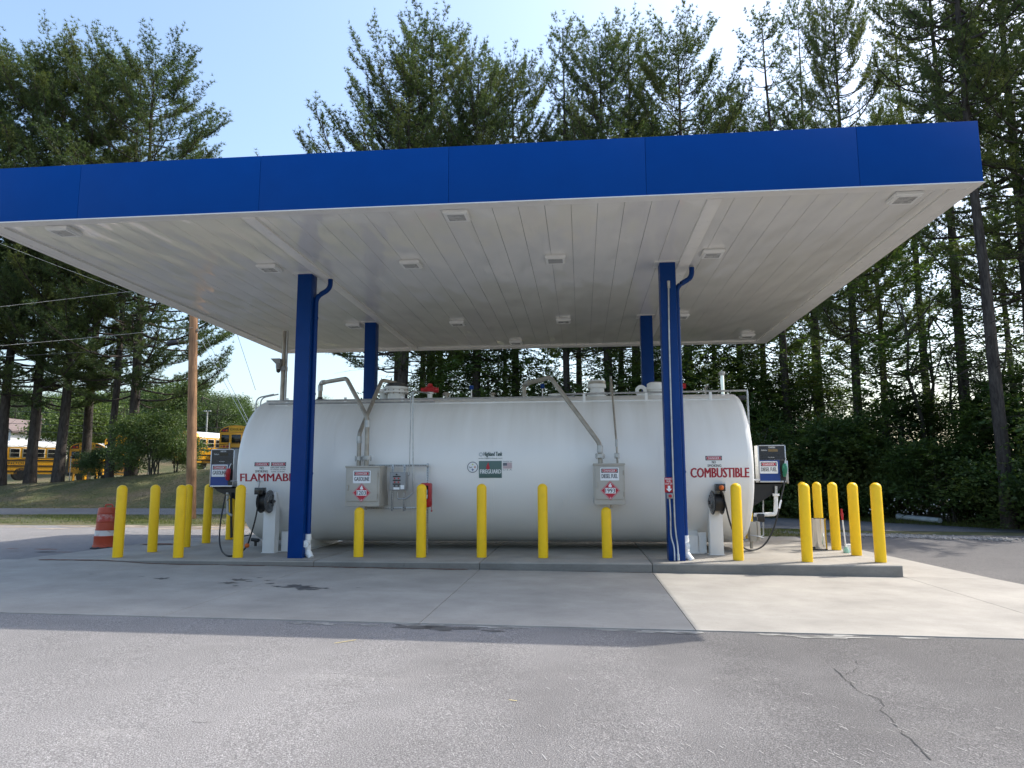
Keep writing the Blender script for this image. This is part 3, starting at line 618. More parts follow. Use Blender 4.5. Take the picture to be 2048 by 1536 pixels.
V, F = ringp(x, z + 0.1, 0.05, 0.13, lambda u, v: (u, 15.88, v)); V2, _ = ringp(x, z + 0.1, 0.05, 0.13, lambda u, v: (u, 15.92, v)); n = len(V)
MB().add(V + V2, F + [tuple(n + i for i in f)[::-1] for f in F] + [(36 + k, 36 + (k + 1) % 36, n + 36 + (k + 1) % 36, n + 36 + k) for k in range(36)] + [(k, (k + 1) % 36, n + (k + 1) % 36, n + k) for k in range(36)]).build('lifting_lug', WHITE, tank)
x = at(1445, 780, Y=16).x; v = MB().tube([(x, 16, 3.3), (x, 16, 3.78)], 0.045, 12).build('vent_pipe', STAIN, tank)
MB().lathe([(0.06, 3.76), (0.075, 3.79), (0.075, 3.84), (0.03, 3.86)], 14, (x, 16, 0)).build('vent_hood', GALV, v)
x = at(1411, 780, Y=16).x; MB().tube([(x, 16, 3.3), (x, 16, 3.5), (x + 0.05, 16, 3.54)], 0.02, 8).build('vent_stub', STEEL, tank)
x = at(1483, 785, Y=16.1).x; MB().box(x - 0.08, x + 0.08, 16.05, 16.2, 3.22, 3.32, 0.02).build('clamp_box', BLK, tank)
# fill pipes
PY = 14.12
def fill(name, pts, r, elbows, flange_px, parts=True):
    p = MB().tube(path(pts, 0.1, 5), r, 14).build(name, STEEL, tank)
    for q, d in elbows:
        q = Vector(q); d = Vector(d).normalized(); MB().tube([q - d * 0.07, q + d * 0.07], r * 1.25, 14).build('coupling', GALV, p)
    return p
a0 = at(641, 790, Y=15.9); a1 = at(641, 766, Y=15.9); a2 = at(693, 757, Y=14.75); a3 = at(735, 836, Y=PY); a4 = at(734, 932, Y=PY)
f1 = fill('fill_pipe', [(a1.x, 15.9, 3.28), (a1.x, 15.9, a1.z), a2, a3, (a3.x, PY, a4.z - 0.05)], 0.046, [((a3.x, PY, a3.z - 0.12), (0, 0, 1)), ((a1.x, 15.9, a1.z - 0.12), (0, 0, 1)), (Vector((a1.x, 15.9, a1.z)).lerp(a2, 0.12), a2 - a1)], None)
MB().lathe([(0.09, 3.3), (0.09, 3.36), (0.06, 3.36), (0.06, 3.4)], 14, (a1.x, 15.9, 0)).build('pipe_base', BLK, f1)
b1 = at(764, 760, Y=15.7); b3 = at(719, 866, Y=PY + 0.1); b4 = at(718, 932, Y=PY + 0.1)
f2 = fill('fill_pipe', [(b1.x + 0.35, 16.1, b1.z - 0.3), (b1.x + 0.3, 16.0, b1.z - 0.05), b1, b3, (b3.x, PY + 0.1, b4.z - 0.05)], 0.044, [((b3.x, PY + .1, b3.z - 0.14), (0, 0, 1))], None)
c1 = at(1048, 768, Y=15.9); c2 = at(1101, 755, Y=14.75); c3 = at(1200, 888, Y=PY); c4 = at(1200, 930, Y=PY)
f3 = fill('fill_pipe', [(c1.x, 15.9, 3.28), (c1.x, 15.9, c1.z), c2, c3, (c3.x, PY, c4.z - 0.05)], 0.046, [(Vector((c1.x, 15.9, c1.z)).lerp(c2, 0.14), c2 - c1), ((c3.x, PY, c3.z - 0.1), (0, 0, 1))], None)
d1 = at(1222, 757, Y=15.6); d3 = at(1233, 886, Y=PY); d4 = at(1235, 922, Y=PY)
f4 = fill('vapor_pipe', [(d1.x, 15.9, 3.28), (d1.x, 15.8, d1.z), d1, d3, (d4.x, PY, d4.z - 0.05)], 0.02, [(Vector(d3), (0, 0, 1)), ((d1.x, 15.75, d1.z), (0, 0.3, 1))], None)
for p, q, r in ((f1, at(734, 916, Y=PY), 0.09), (f2, at(718, 917, Y=PY + .1), 0.085), (f3, at(1200, 912, Y=PY), 0.095), (f4, at(1234, 911, Y=PY), 0.05)):
    mb = MB(); mb.lathe([(r, -0.035), (r, -0.008), (r * 0.9, -0.008), (r * 0.9, 0.008), (r, 0.008), (r, 0.035)], 18, q)
    for k in range(4): a = k * math.pi / 2 + 0.5; mb.cyl((q.x + r * .85 * math.cos(a), q.y + r * .85 * math.sin(a), q.z - .06), (q.x + r * .85 * math.cos(a), q.y + r * .85 * math.sin(a), q.z + .05), 0.012, 6)
    mb.build('flange', GALV, p)
# conduits down the shell
q = at(833, 782, Y=15.2); e1 = tank_pt(825, 800, 0.12)
MB().tube(path([(q.x + 0.2, 15.6, 3.42), (at(826, 782, Y=14.15).x, 14.15, at(826, 782, Y=14.15).z), (at(826, 986, Y=14.15).x, 14.15, at(826, 986, Y=14.15).z), (at(812, 998, Y=14.15).x, 14.15, at(812, 998, Y=14.15).z), at(795, 998, Y=14.15), at(795, 982, Y=14.15)], 0.04), 0.014, 8).build('conduit', GALV, tank)
MB().tube(path([at(835, 783, Y=15.0), at(822, 785, Y=14.2), at(819, 930, Y=14.2), at(819, 951, Y=14.2), at(811, 952, Y=14.2)], 0.03), 0.01, 8).build('conduit', GALV, tank)
# ------------------------------------------------------------------ signs and cabinets
def rrect(x0, x1, z0, z1, r, n=4):
    P = []
    for cx, cz, a0 in ((x1 - r, z1 - r, 0), (x0 + r, z1 - r, 90), (x0 + r, z0 + r, 180), (x1 - r, z0 + r, 270)):
        for k in range(n + 1): a = rad(a0 + 90 * k / n); P.append((cx + r * math.cos(a), cz + r * math.sin(a)))
    return P
def danger_sign(parent, x0, x1, z0, z1, Y, word):
    s_ = MB().prism(rrect(x0, x1, z0, z1, 0.015), lambda u, v: (u, Y - 0.006, v), lambda u, v: (u, Y, v)).build('danger_sign', SIGNW, parent, smooth=20)
    h = z1 - z0; w = x1 - x0; fm = fp(Y - 0.006)
    dhead(fm, x0 + w * 0.06, x1 - w * 0.06, z1 - h * 0.41, z1 - h * 0.08, s_)
    MB().text(word, x0 + w * 0.07, x1 - w * 0.07, z0 + h * 0.18, z0 + h * 0.5, fm(0.002), 0.022).build('lettering', BLKL, s_, smooth=0)
    return s_
def placard(parent, cx, cz, r, Y, num):
    p = MB().prism([(cx + r, cz), (cx, cz + r), (cx - r, cz), (cx, cz - r)], lambda u, v: (u, Y - 0.004, v), lambda u, v: (u, Y, v)).build('hazard_placard', SIGNR, parent, smooth=20)
    fm = fp(Y - 0.004); mb = MB()
    for (a, b) in (((1, 0), (0, 1)), ((0, 1), (-1, 0)), ((-1, 0), (0, -1)), ((0, -1), (1, 0))):
        q = [(cx + r * k * u, cz + r * k * v) for k, (u, v) in ((0.93, a), (0.93, b), (0.9, b), (0.9, a))]; mb.poly(q, fm(0.002))
    mb.poly(rect(cx - r * 0.55, cx + r * 0.55, cz - r * 0.3, cz + r * 0.27), fm(0.002)); mb.poly(flame(cx, cz + r * 0.33, r * 0.46, r * 0.36), fm(0.002))
    mb.text('3', cx - r * 0.06, cx + r * 0.06, cz - r * 0.85, cz - r * 0.66, fm(0.002), 0.02); mb.build('print', SIGNW, p, smooth=0)
    MB().text(num, cx - r * 0.5, cx + r * 0.5, cz - r * 0.23, cz + r * 0.2, fm(0.004), 0.018).build('lettering', BLKL, p, smooth=0)
def cabinet(px0, px1, py0, py1, Y, label, word, num, sx, pxs, pyc):
    a, b = at(px0, (py0 + py1) / 2, Y=Y), at(px1, (py0 + py1) / 2, Y=Y); z1, z0 = at((px0 + px1) / 2, py0, Y=Y).z, at((px0 + px1) / 2, py1, Y=Y).z
    x0, x1 = a.x, b.x; w = x1 - x0
    c = thing('spill_cabinet', label, 'cabinet', ((x0 + x1) / 2, Y, z0))
    MB().box(x0, x1, Y, TY - TR + 0.12, z0, z1 - 0.03, 0.008).build('body', CABG, c)
    MB().box(x0 - 0.012, x1 + 0.012, Y - 0.02, TY - TR + 0.1, z1 - 0.035, z1, 0.008).build('lid', CABG, c)
    dx0, dx1, dz0, dz1 = x0 + w * 0.055, x1 - w * 0.055, z0 + 0.1, z1 - 0.085
    d = MB().box(dx0, dx1, Y - 0.022, Y - 0.003, dz0, dz1, 0.006).build('door', CABG, c)
    for zz in (dz0 + 0.1, dz1 - 0.1): MB().cyl((dx1 + 0.006, Y - 0.02, zz - 0.045), (dx1 + 0.006, Y - 0.02, zz + 0.045), 0.012, 8).build('hinge', STEEL, d)
    zz = (dz0 + dz1) / 2 - 0.04
    MB().box(dx0 + 0.012, dx0 + 0.04, Y - 0.03, Y - 0.02, zz - 0.06, zz + 0.06).build('latch', STEEL, d); MB().tube(path([(dx0 + 0.022, Y - 0.028, zz + 0.04), (dx0 + 0.022, Y - 0.06, zz + 0.03), (dx0 + 0.022, Y - 0.06, zz - 0.04)], 0.01, 2), 0.006, 6).build('handle', GALV, d)
    MB().cyl((x0 + w * 0.55, Y + 0.15, z0 - 0.07), (x0 + w * 0.55, Y + 0.15, z0 + 0.02), 0.025, 10).build('drain_plug', STEEL, c)
    Yd = Y - 0.022
    g = at(pxs[0], 950, Y=Yd).x, at(pxs[1], 950, Y=Yd).x
    cxm = (px0 + px1) / 2
    danger_sign(c, g[0], g[1], at(cxm, pxs[3], Y=Yd).z, at(cxm, pxs[2], Y=Yd).z, Yd - 0.001, word)
    pc = at(*pyc, Y=Yd); placard(c, pc.x, pc.z, 0.184, Yd - 0.001, num)
    return c
cabinet(691, 759, 931.5, 1013, 13.88, 'beige steel spill cabinet with gasoline sign and 1203 placard', 'GASOLINE', '1203', 1, (706.5, 741.5, 941, 966.5), (723, 985.5))
cabinet(1188, 1250, 926.5, 1009.5, 13.9, 'beige steel spill cabinet with diesel fuel sign and 1993 placard', 'DIESEL FUEL', '1993', 1, (1200.5, 1238, 935, 961), (1220.5, 981))
# strut rack with control panel and extinguisher box
RY = 14.3
rack = thing('strut_rack', 'galvanised strut frame standing beside the gasoline cabinet', 'rack', at(855, 1106, Y=RY) * 1)
rack.location.z = 0
def strut(mbp, a, b, w=0.021):
    a, b = Vector(a), Vector(b); m_ = MB()
    lo = [min(a[i], b[i]) - (w if abs(a[i] - b[i]) < 1e-4 else 0) for i in range(3)]; hi = [max(a[i], b[i]) + (w if abs(a[i] - b[i]) < 1e-4 else 0) for i in range(3)]
    o = m_.box(lo[0], hi[0], lo[1], hi[1], lo[2], hi[2], 0.003).build(mbp, GALV, rack)
    L = (b - a).length; n = int(L / 0.05); d = (b - a) / L; mb = MB()
    for k in range(n):
        c = a + d * (0.025 + k * 0.05); ex = 0.017 if abs(d.x) > 0.5 else 0.006; ez = 0.017 if abs(d.z) > 0.5 else 0.006
        mb.box(c.x - ex, c.x + ex, lo[1] - 0.003, lo[1] - 0.0005, c.z - ez, c.z + ez)
    mb.build('slot', BLK, o, smooth=0)
zt, zb = at(800, 931, Y=RY).z, at(800, 1016, Y=RY).z; px_ = at(855, 1000, Y=RY).x
strut('upright', (px_, RY, 0.002), (px_, RY, zt + 0.04)); strut('crossbar', (at(735, 930, Y=RY).x, RY - 0.045, zt), (px_ + 0.02, RY - 0.045, zt)); strut('crossbar', (at(735, 930, Y=RY).x, RY - 0.045, zb), (px_ + 0.02, RY - 0.045, zb))
for px in (787.5, 811): x = at(px, 970, Y=RY).x; strut('upright', (x, RY - 0.09, zb - 0.06), (x, RY - 0.09, zt + 0.02))
YP = RY - 0.27
cp = thing('control_panel', 'small grey electrical box with rows of buttons on the strut frame', 'control box', at(796, 981, Y=YP))
x0, x1, z1, z0 = at(779.5, 960, Y=YP).x, at(812, 960, Y=YP).x, at(796, 944.5, Y=YP).z, at(796, 980.5, Y=YP).z
MB().box(x0, x1, YP, RY - 0.115, z0, z1, 0.008).build('box', GREYB, cp); W, Hh = x1 - x0, z1 - z0
dr = MB().box(x0 + 0.008, x1 - 0.008, YP - 0.014, YP - 0.001, z0 + 0.008, z1 - 0.008, 0.005).build('door', GREYB, cp); YD = YP - 0.014
for v in (0.76, 0.55, 0.34): MB().box(x0 + W * 0.2, x0 + W * 0.68, YD - 0.004, YD, z0 + Hh * v - 0.012, z0 + Hh * v + 0.012).build('name_strip', BLK, dr)
for v, us, m_ in ((0.88, (0.44,), BLK), (0.66, (0.32, 0.56), RED), (0.45, (0.32, 0.56), RED), (0.24, (0.32, 0.56), BLK)):
    for u_ in us: MB().cyl((x0 + W * u_, YD, z0 + Hh * v), (x0 + W * u_, YD - 0.025, z0 + Hh * v), 0.015, 12).build('button', m_, dr)
MB().box(x0 + W * 0.25, x0 + W * 0.62, YD - 0.003, YD, z0 + Hh * 0.04, z0 + Hh * 0.16).build('label_plate', SIGNW, dr); MB().box(x0 + W * 0.68, x0 + W * 0.9, YD - 0.003, YD, z0 + Hh * 0.06, z0 + Hh * 0.28).build('label_plate', SIGNW, dr)
YE = RY - 0.24
ex = thing('extinguisher_box', 'red fire extinguisher box hung on the strut upright behind a bollard', 'fire box', at(852, 1015, Y=YE))
x0, x1, z1, z0 = at(840, 990, Y=YE).x, at(860.5, 990, Y=YE).x, at(850, 966, Y=YE).z, at(850, 1014.5, Y=YE).z
MB().box(x0, x1, YE, RY - 0.03, z0, z1, 0.03).build('case', RED, ex)
MB().box(x0 + 0.03, x1 - 0.04, YE - 0.006, YE - 0.001, z0 + 0.16, z1 - 0.05).build('window', DKGLASS, ex)
MB().box(x0 + 0.08, x1 - 0.055, YE - 0.009, YE - 0.007, z0 + 0.26, z1 - 0.13).build('printed_label', mat('pale_blue_label', (0.2, 0.32, 0.5), 0.5), ex)
MB().box(x0 + 0.08, x1 - 0.055, YE - 0.009, YE - 0.007, z0 + 0.17, z0 + 0.25).build('printed_label', SIGNW, ex)
mb = MB().tube([(x1 + 0.005, YE + 0.05, z0 + 0.12), (x1 + 0.02, YE + 0.05, z0 - 0.06)], 0.006, 6); mb.lathe([(0.016, -0.02), (0.016, 0.01)], 8, (x1 + 0.02, YE + 0.05, z0 - 0.07)); mb.build('breaker_hammer', RED, ex)
# emergency stop on the front right column
YS = 13.46
es = thing('emergency_shutoff', 'red emergency fuel shut off sign and button on the blue column', 'emergency stop', at(1338, 997, Y=YS))
x0, x1, z1, z0 = at(1329, 970, Y=YS).x, at(1346.5, 970, Y=YS).x, at(1338, 955, Y=YS).z, at(1338, 985, Y=YS).z
MB().box(x0, x1, YS - 0.012, YS - 0.002, z0, z1, 0.003).build('sign_board', RED, es); fm = fp(YS - 0.012); w = x1 - x0; h = z1 - z0; mb = MB()
mb.text('EMERGENCY', x0 + w * .05, x1 - w * .05, z1 - h * .15, z1 - h * .04, fm(.002), .01); mb.text('FUEL', x0 + w * .25, x1 - w * .25, z1 - h * .32, z1 - h * .19, fm(.002), .01); mb.text('SHUT OFF', x0 + w * .08, x1 - w * .08, z1 - h * .48, z1 - h * .36, fm(.002), .01)
cx = (x0 + x1) / 2; mb.poly([(cx + w * u, z0 + h * v) for u, v in ((-.14, .45), (-.14, .25), (-.34, .25), (0, .03), (.34, .25), (.14, .25), (.14, .45))], fm(.002)); mb.build('lettering', SIGNW, es, smooth=0)
x0, x1, z1, z0 = at(1333, 990, Y=YS).x, at(1345, 990, Y=YS).x, at(1339, 986.5, Y=YS).z, at(1339, 997, Y=YS).z
MB().box(x0, x1, YS - 0.08, YS - 0.002, z0, z1, 0.006).build('switch_box', GREYB, es); MB().cyl(((x0 + x1) / 2, YS - 0.08, (z0 + z1) / 2), ((x0 + x1) / 2, YS - 0.11, (z0 + z1) / 2), 0.03, 14).build('stop_button', RED, es)
MB().tube(spline([at(1339, 997, Y=13.44), at(1341, 1030, Y=13.44), at(1342, 1070, Y=13.44), at(1348, 1095, Y=13.4), at(1349.5, 1121, Y=13.33)]), 0.014, 8).build('conduit', GALV, es)
cn = thing('steel_conduit', 'thin galvanised conduit running up the front of the blue column', 'conduit', at(1357, 1121, Y=13.36)); cn.location.z = 0
MB().tube(spline([at(1337, 566, Y=13.44), at(1339, 700, Y=13.44), at(1348, 1000, Y=13.44), at(1351, 1060, Y=13.44), at(1355, 1090, Y=13.41), at(1357, 1121, Y=13.35)]), 0.016, 8).build('pipe', GALV, cn)
MB().tube([at(1337, 562, Y=13.43), at(1337.5, 576, Y=13.43)], 0.028, 10).build('conduit_body', GALV, cn); MB().tube([at(1356.2, 1108, Y=13.38), at(1357, 1121, Y=13.35)], 0.024, 10).build('coupling', GALV, cn)
# ------------------------------------------------------------------ dispensers
NAVY = mat('dispenser_blue', (0.006, 0.04, 0.22), 0.4, var=0.05); DKP = mat('dispenser_black_panel', (0.018, 0.021, 0.03), 0.25, var=0.1); ALU = mat('brushed_aluminium', (0.5, 0.5, 0.51), 0.38, 0.85, var=0.08); BRASS = mat('brass', (0.3, 0.22, 0.1), 0.35, 0.9)
def dispenser(px0, px1, py0, py1, Y, label, word, nozm, name, side, signpx):
    xm = (px0 + px1) / 2; x0, x1 = at(px0, 935, Y=Y).x, at(px1, 935, Y=Y).x; z1, z0 = at(xm, py0, Y=Y).z, at(xm, py1, Y=Y).z; w, h = x1 - x0, z1 - z0
    d = thing('fuel_dispenser', label, 'dispenser', ((x0 + x1) / 2, Y, z0)); YB_ = Y + 0.36
    MB().box(x0 + 0.012, x1 - 0.012, Y + 0.012, YB_, z0, z1, 0.008).build('housing', ALU if side < 0 else WHITE, d)
    mb = MB(); b = 0.022
    for q in ((x0, x1, z1 - b, z1), (x0, x1, z0, z0 + b * 1.6), (x0, x0 + b, z0, z1), (x1 - b, x1, z0, z1)): mb.box(q[0], q[1], Y - 0.006, Y + 0.02, q[2], q[3], 0.003)
    mb.build('trim_frame', ALU, d)
    xi0, xi1 = x0 + b, x1 - b; zm = z0 + h * 0.60
    up = MB().box(xi0, xi1, Y + 0.002, Y + 0.012, zm, z1 - b).build('display_panel', DKP, d); fm = fp(Y + 0.002)
    mb = MB(); mb.text(name, xi0 + w * .36, xi1 - w * .32, z1 - b - h * .055, z1 - b - h * .015, fm(.002), .02); mb.text('Gallons', xi0 + w * .09, xi0 + w * .3, z1 - b - h * .13, z1 - b - h * .09, fm(.002)); mb.text('Make Selection', xi0 + w * .32, xi0 + w * .55, zm + h * .06, zm + h * .085, fm(.002)); mb.build('lettering', SIGNW, up, smooth=0)
    MB().poly(rect(xi0 + w * .34, xi0 + w * .68, z1 - b - h * .15, z1 - b - h * .08), fm(.003)).build('readout', mat('amber_lcd', (0.16, 0.11, 0.05), 0.3) if side > 0 else DKGLASS, up, smooth=0)
    MB().box(xi0, xi1, Y - 0.002, Y + 0.001, zm + h * 0.125, zm + h * 0.132).build('panel_seam', BLK, up)
    lo = MB().box(xi0, xi1 - w * 0.2, Y + 0.003, Y + 0.013, z0 + b * 1.6, zm - 0.004).build('lower_panel', NAVY, d)
    MB().box(xi1 - w * 0.2 + 0.003, xi1, Y + 0.008, Y + 0.014, z0 + b * 1.6, zm - 0.004).build('nozzle_recess', BLK, d)
    sx0, sx1, sz1, sz0 = at(signpx[0], 935, Y=Y).x, at(signpx[1], 935, Y=Y).x, at(xm, signpx[2], Y=Y).z, at(xm, signpx[3], Y=Y).z
    danger_sign(d, sx0, sx1, sz0, sz1, Y - 0.0, word)
    nx_ = xi1 - w * (0.115 if side < 0 else 0.06); nz_ = z0 + h * 0.36
    nz1 = MB().tube([(nx_ - .01, Y - 0.06, nz_ - 0.16), (nx_ - 0.005, Y - 0.09, nz_ - 0.04), (nx_, Y - 0.09, nz_ + 0.04), (nx_ + 0.005, Y - 0.07, nz_ + 0.1)], [0.03, 0.05, 0.055, 0.04], 10).build('nozzle', nozm, d)
    MB().tube(spline([(nx_ + 0.005, Y - 0.07, nz_ + 0.1), (nx_ + 0.02, Y - 0.06, nz_ + 0.17), (nx_ + 0.045, Y - 0.05, nz_ + 0.22)]), 0.012, 8).build('spout', ALU, nz1)
    MB().tube(path([(nx_ - 0.02, Y - 0.12, nz_ + 0.05), (nx_ - 0.06, Y - 0.14, nz_ - 0.04), (nx_ - 0.03, Y - 0.1, nz_ - 0.15)], 0.03), 0.008, 6).build('trigger_guard', nozm, nz1)
    if side > 0: MB().box(x1 - 0.004, x1 + 0.03, Y - 0.01, Y + 0.1, z0 - 0.02, z1 - h * 0.42, 0.006).build('nozzle_boot', ALU, d)
    return d, x0, x1, z0, z1, (nx_, Y - 0.06, nz_ - 0.16)
D1 = dispenser(420.5, 468, 898, 974, 15.85, 'gasoline dispenser with red nozzle bracketed to the tank end', 'GASOLINE', RED, 'GASOLINE', -1, (424, 455.5, 929.5, 953.5))
D2 = dispenser(1517, 1573, 890, 965, 15.6, 'diesel dispenser with green nozzle bracketed to the tank end', 'DIESEL FUEL', GRN, 'DIESEL', 1, (1519.5, 1555.5, 922.5, 947))
# brackets under the dispensers, reaching to the tank heads
for D, tip, yv in ((D1, TX0 - 0.05, 15.95), (D2, TX1 + 0.05, 15.7)):
    d, x0, x1, z0, z1, nzl = D
    if tip < x0:
        V = [(x1 - 0.05, z0 - 0.004), (x1 - 0.16, z0 - 0.18), (tip - 0.03, z0 - 0.62), (tip - 0.03, z0 - 0.004)]
    else:
        V = [(x0 + 0.05, z0 - 0.004), (x0 + 0.15, z0 - 0.1), (x0 + 0.3, z0 - 0.16), (tip + 0.03, z0 - 0.62), (tip + 0.03, z0 - 0.004)]
    for y in (yv, yv + 0.26): MB().prism(V, lambda u, v: (u, y, v), lambda u, v: (u, y + 0.012, v)).build('bracket_plate', BLK, d)
    MB().box(min(x0 + .02, tip), max(x1 - .02, tip), yv, yv + 0.27, z0 - 0.03, z0 - 0.003).build('bracket_shelf', BLK, d)
d, x0, x1, z0, z1, nzl = D2
q = [at(1552, 972, Y=15.62), at(1552, 990, Y=15.62), at(1551, 1028, Y=15.62), at(1508, 1030, Y=15.62)]
pp = MB().tube(path(q[1:], 0.05), 0.042, 12).build('product_pipe', PVC, d); MB().lathe([(0.07, -0.02), (0.07, 0.03)], 14, q[1]).build('union', PVC, pp); MB().tube([q[0], q[1]], 0.03, 10).build('riser', GALV, d)
MB().box(q[3].x + 0.05, q[3].x + 0.19, 15.5, 15.62, q[3].z - 0.14, q[3].z + 0.03, 0.02).build('valve', BLK, pp)
MB().tube([at(1526, 985, Y=15.75), at(1527, 1070, Y=15.75), at(1520, 1075, Y=15.75), at(1498, 1070, Y=15.75)], 0.016, 8).build('conduit', GALV, d)
d, x0, x1, z0, z1, nzl = D1
q = [at(455, 985, Y=15.8), at(455, 1026, Y=15.8), at(464, 1031, Y=15.8)]
MB().tube(path(q, 0.05), 0.03, 10).build('riser', GALV, d); MB().tube([at(462, 985, Y=15.9), at(463, 1075, Y=15.9)], 0.03, 8).build('support_pipe', BLK, d)
MB().tube([at(451, 990, Y=15.7), at(458, 990, Y=15.7), at(460, 995, Y=15.7), at(454, 1001, Y=15.7)], 0.014, 8).build('swivel', BRASS, d)
# junction box on the right tank head
jb = thing('junction_box', 'grey beige junction box bolted under the diesel end of the tank', 'junction box', at(1503, 1080, Y=15.4))
MB().box(at(1498, 1050, Y=15.4).x, at(1513, 1050, Y=15.4).x, 15.35, 15.6, at(1503, 1083, Y=15.4).z, at(1503, 1044, Y=15.4).z, 0.015).build('case', CABG, jb)
MB().box(at(1513, 1050, Y=15.4).x + .002, at(1519, 1050, Y=15.4).x, 15.33, 15.62, at(1503, 1082, Y=15.4).z, at(1503, 1043, Y=15.4).z, 0.015).build('cover', CABG, jb)
MB().tube([at(1503, 1083, Y=15.45), at(1503, 1097, Y=15.45)], 0.03, 10).build('drain', STEEL, jb); MB().tube([at(1496, 1080, Y=15.45), at(1489, 1081, Y=15.45)], 0.035, 10).build('plug', GALV, jb)
MB().tube([at(1500, 1070, Y=15.3), at(1517, 1073, Y=15.3), at(1527, 1076, Y=15.3)], 0.012, 8).build('conduit', GALV, jb)
dv = thing('drain_valve', 'black drain valve under the gasoline end of the tank', 'valve', at(508, 1090, Y=15.4))
MB().tube([at(503, 1079, Y=15.4), at(518, 1081, Y=15.4)], 0.04, 10).build('body', BLK, dv); MB().tube([at(511, 1080, Y=15.4), at(511, 1092, Y=15.4)], 0.03, 10).build('outlet', BLK, dv); MB().tube([at(499, 1066, Y=15.4), at(499, 1080, Y=15.4), at(505, 1079, Y=15.4)], 0.012, 8).build('lever', GALV, dv)
MB().tube([at(482, 1073, Y=15.4), at(500, 1070, Y=15.4)], 0.012, 8).build('cable', BLK, dv)
# ------------------------------------------------------------------ hose reels on pedestals
RDK = mat('reel_black', (0.022, 0.023, 0.025), 0.25, var=0.2); RGR = mat('reel_grey_disc', (0.15, 0.155, 0.16), 0.28, 0.5, var=0.1)
def reel(pbx0, pbx1, pby, ptop, Yp, c, yaw, label, hose, Yh, ball, stub):
    x0, x1 = at(pbx0, pby, Z=0).x, at(pbx1, pby, Z=0).x; w = x1 - x0; zt_ = at((pbx0 + pbx1) / 2, ptop, Y=Yp).z
    r_ = thing('hose_reel', label, 'hose reel', ((x0 + x1) / 2, Yp, 0))
    mb = MB(); mb.box(x0, x1, Yp, Yp + 0.012, 0.01, zt_, 0.003); mb.box(x0, x0 + 0.012, Yp + 0.012, Yp + 0.2, 0.01, zt_); mb.box(x1 - 0.012, x1, Yp + 0.012, Yp + 0.2, 0.01, zt_); mb.box(x0 - 0.02, x1 + 0.02, Yp - 0.01, Yp + 0.32, 0.003, 0.012)
    mb.build('pedestal', WHITE, r_)
    mb = MB(); s_ = -1 if yaw > 0 else 1
    for k in range(2): mb.box((x1 if s_ > 0 else x0 - 0.2) + 0.02 + 0 * k, (x1 + 0.18 if s_ > 0 else x0 - 0.02), Yp + 0.3 + 0.02 * k, Yp + 0.31 + 0.02 * k, 0.006, 0.42 - 0.12 * k)
    mb.build('foot_plate', WHITE, r_)
    C = at(c[0], c[1], Y=Yp - 0.12); ax = Vector((math.cos(yaw), math.sin(yaw) * 1.0, 0)).normalized(); R = 0.235
    def disc(o, r0, th, m_, nm, dish=0.0):
        mb = MB(); base = C + ax * o; prof = [(0.02, dish), (r0 * 0.5, dish), (r0 * 0.62, dish * 0.3), (r0 * 0.93, 0), (r0, th * 0.5), (r0 * 0.93, th), (0.02, th)]
        rows = [mb.ring(base + ax * h_, ax, rr, 28) for rr, h_ in prof]; V = [p for row in rows for p in row]; n = 28
        mb.add(V, [(i * n + k, i * n + (k + 1) % n, (i + 1) * n + (k + 1) % n, (i + 1) * n + k) for i in range(len(rows) - 1) for k in range(n)]); return mb.build(nm, m_, r_)
    disc(-0.09, R, 0.014, RDK, 'flange_disc', 0.0); disc(0.09, R, 0.014, RGR if yaw < 0 else RDK, 'flange_disc', 0.035 if yaw < 0 else 0.0)
    if yaw > 0: disc(-0.1, R * 0.9, 0.008, RGR, 'side_cover', -0.04)
    MB().tube([C - ax * 0.09, C + ax * 0.09], R * 0.72, 22).build('hose_coil', RUB, r_); MB().tube([C - ax * 0.16, C + ax * 0.17], 0.035, 12).build('spindle', RDK, r_)
    mb = MB(); nrm = Vector((-ax.y, ax.x, 0))
    arm = C + Vector((0, 0.06, R + 0.03)); mb.tube([C + ax * 0.14, C + ax * 0.14 + Vector((0, 0.14, 0))], 0.03, 8)
    mb.box(C.x - 0.13, C.x + 0.13, C.y + 0.02, Yp - 0.002, C.z - 0.1, C.z + 0.14, 0.005); mb.build('mount_plate', RDK, r_)
    gp = at(hose[0][0], hose[0][1], Y=Yp - 0.2); MB().box(gp.x - 0.09, gp.x + 0.09, Yp - 0.3, Yp - 0.12, gp.z - 0.04, gp.z + 0.1, 0.01).build('hose_guide', RDK, r_)
    pts = [gp - Vector((0, 0.1, 0))] + [(lambda v, a, b: v if v.z > 0.02 else at(a, b, Z=0.02))(at(a, b, Y=Yh_), a, b) for (a, b), Yh_ in zip(hose[1:], Yh)]
    h_ = MB().tube(spline(pts), 0.0165, 8).build('hose', RUB, r_)
    if ball:
        p = at(ball[0], ball[1], Y=ball[2]); MB().lathe([(0.05 * math.sin(a), -0.05 * math.cos(a)) for a in [math.pi * k / 8 for k in range(1, 8)]], 14, p).build('hose_stop_ball', ORG, h_)
    else:
        MB().lathe([(0.05 * math.sin(a), -0.05 * math.cos(a)) for a in [math.pi * k / 8 for k in range(1, 8)]], 14, gp - Vector((0, 0.15, -0.03))).build('hose_stop_ball', ORG, h_)
        a_, b_ = at(1558, 1017, Y=15.3), at(1562, 1000, Y=15.35); MB().tube([a_, b_], 0.02, 10).build('hose_tag', SIGNW, h_)
    MB().tube(path([at(*s2[:2], Y=s2[2]) for s2 in stub], 0.04), 0.018, 8).build('supply_pipe', GALV if yaw < 0 else WHITE, r_)
    return r_
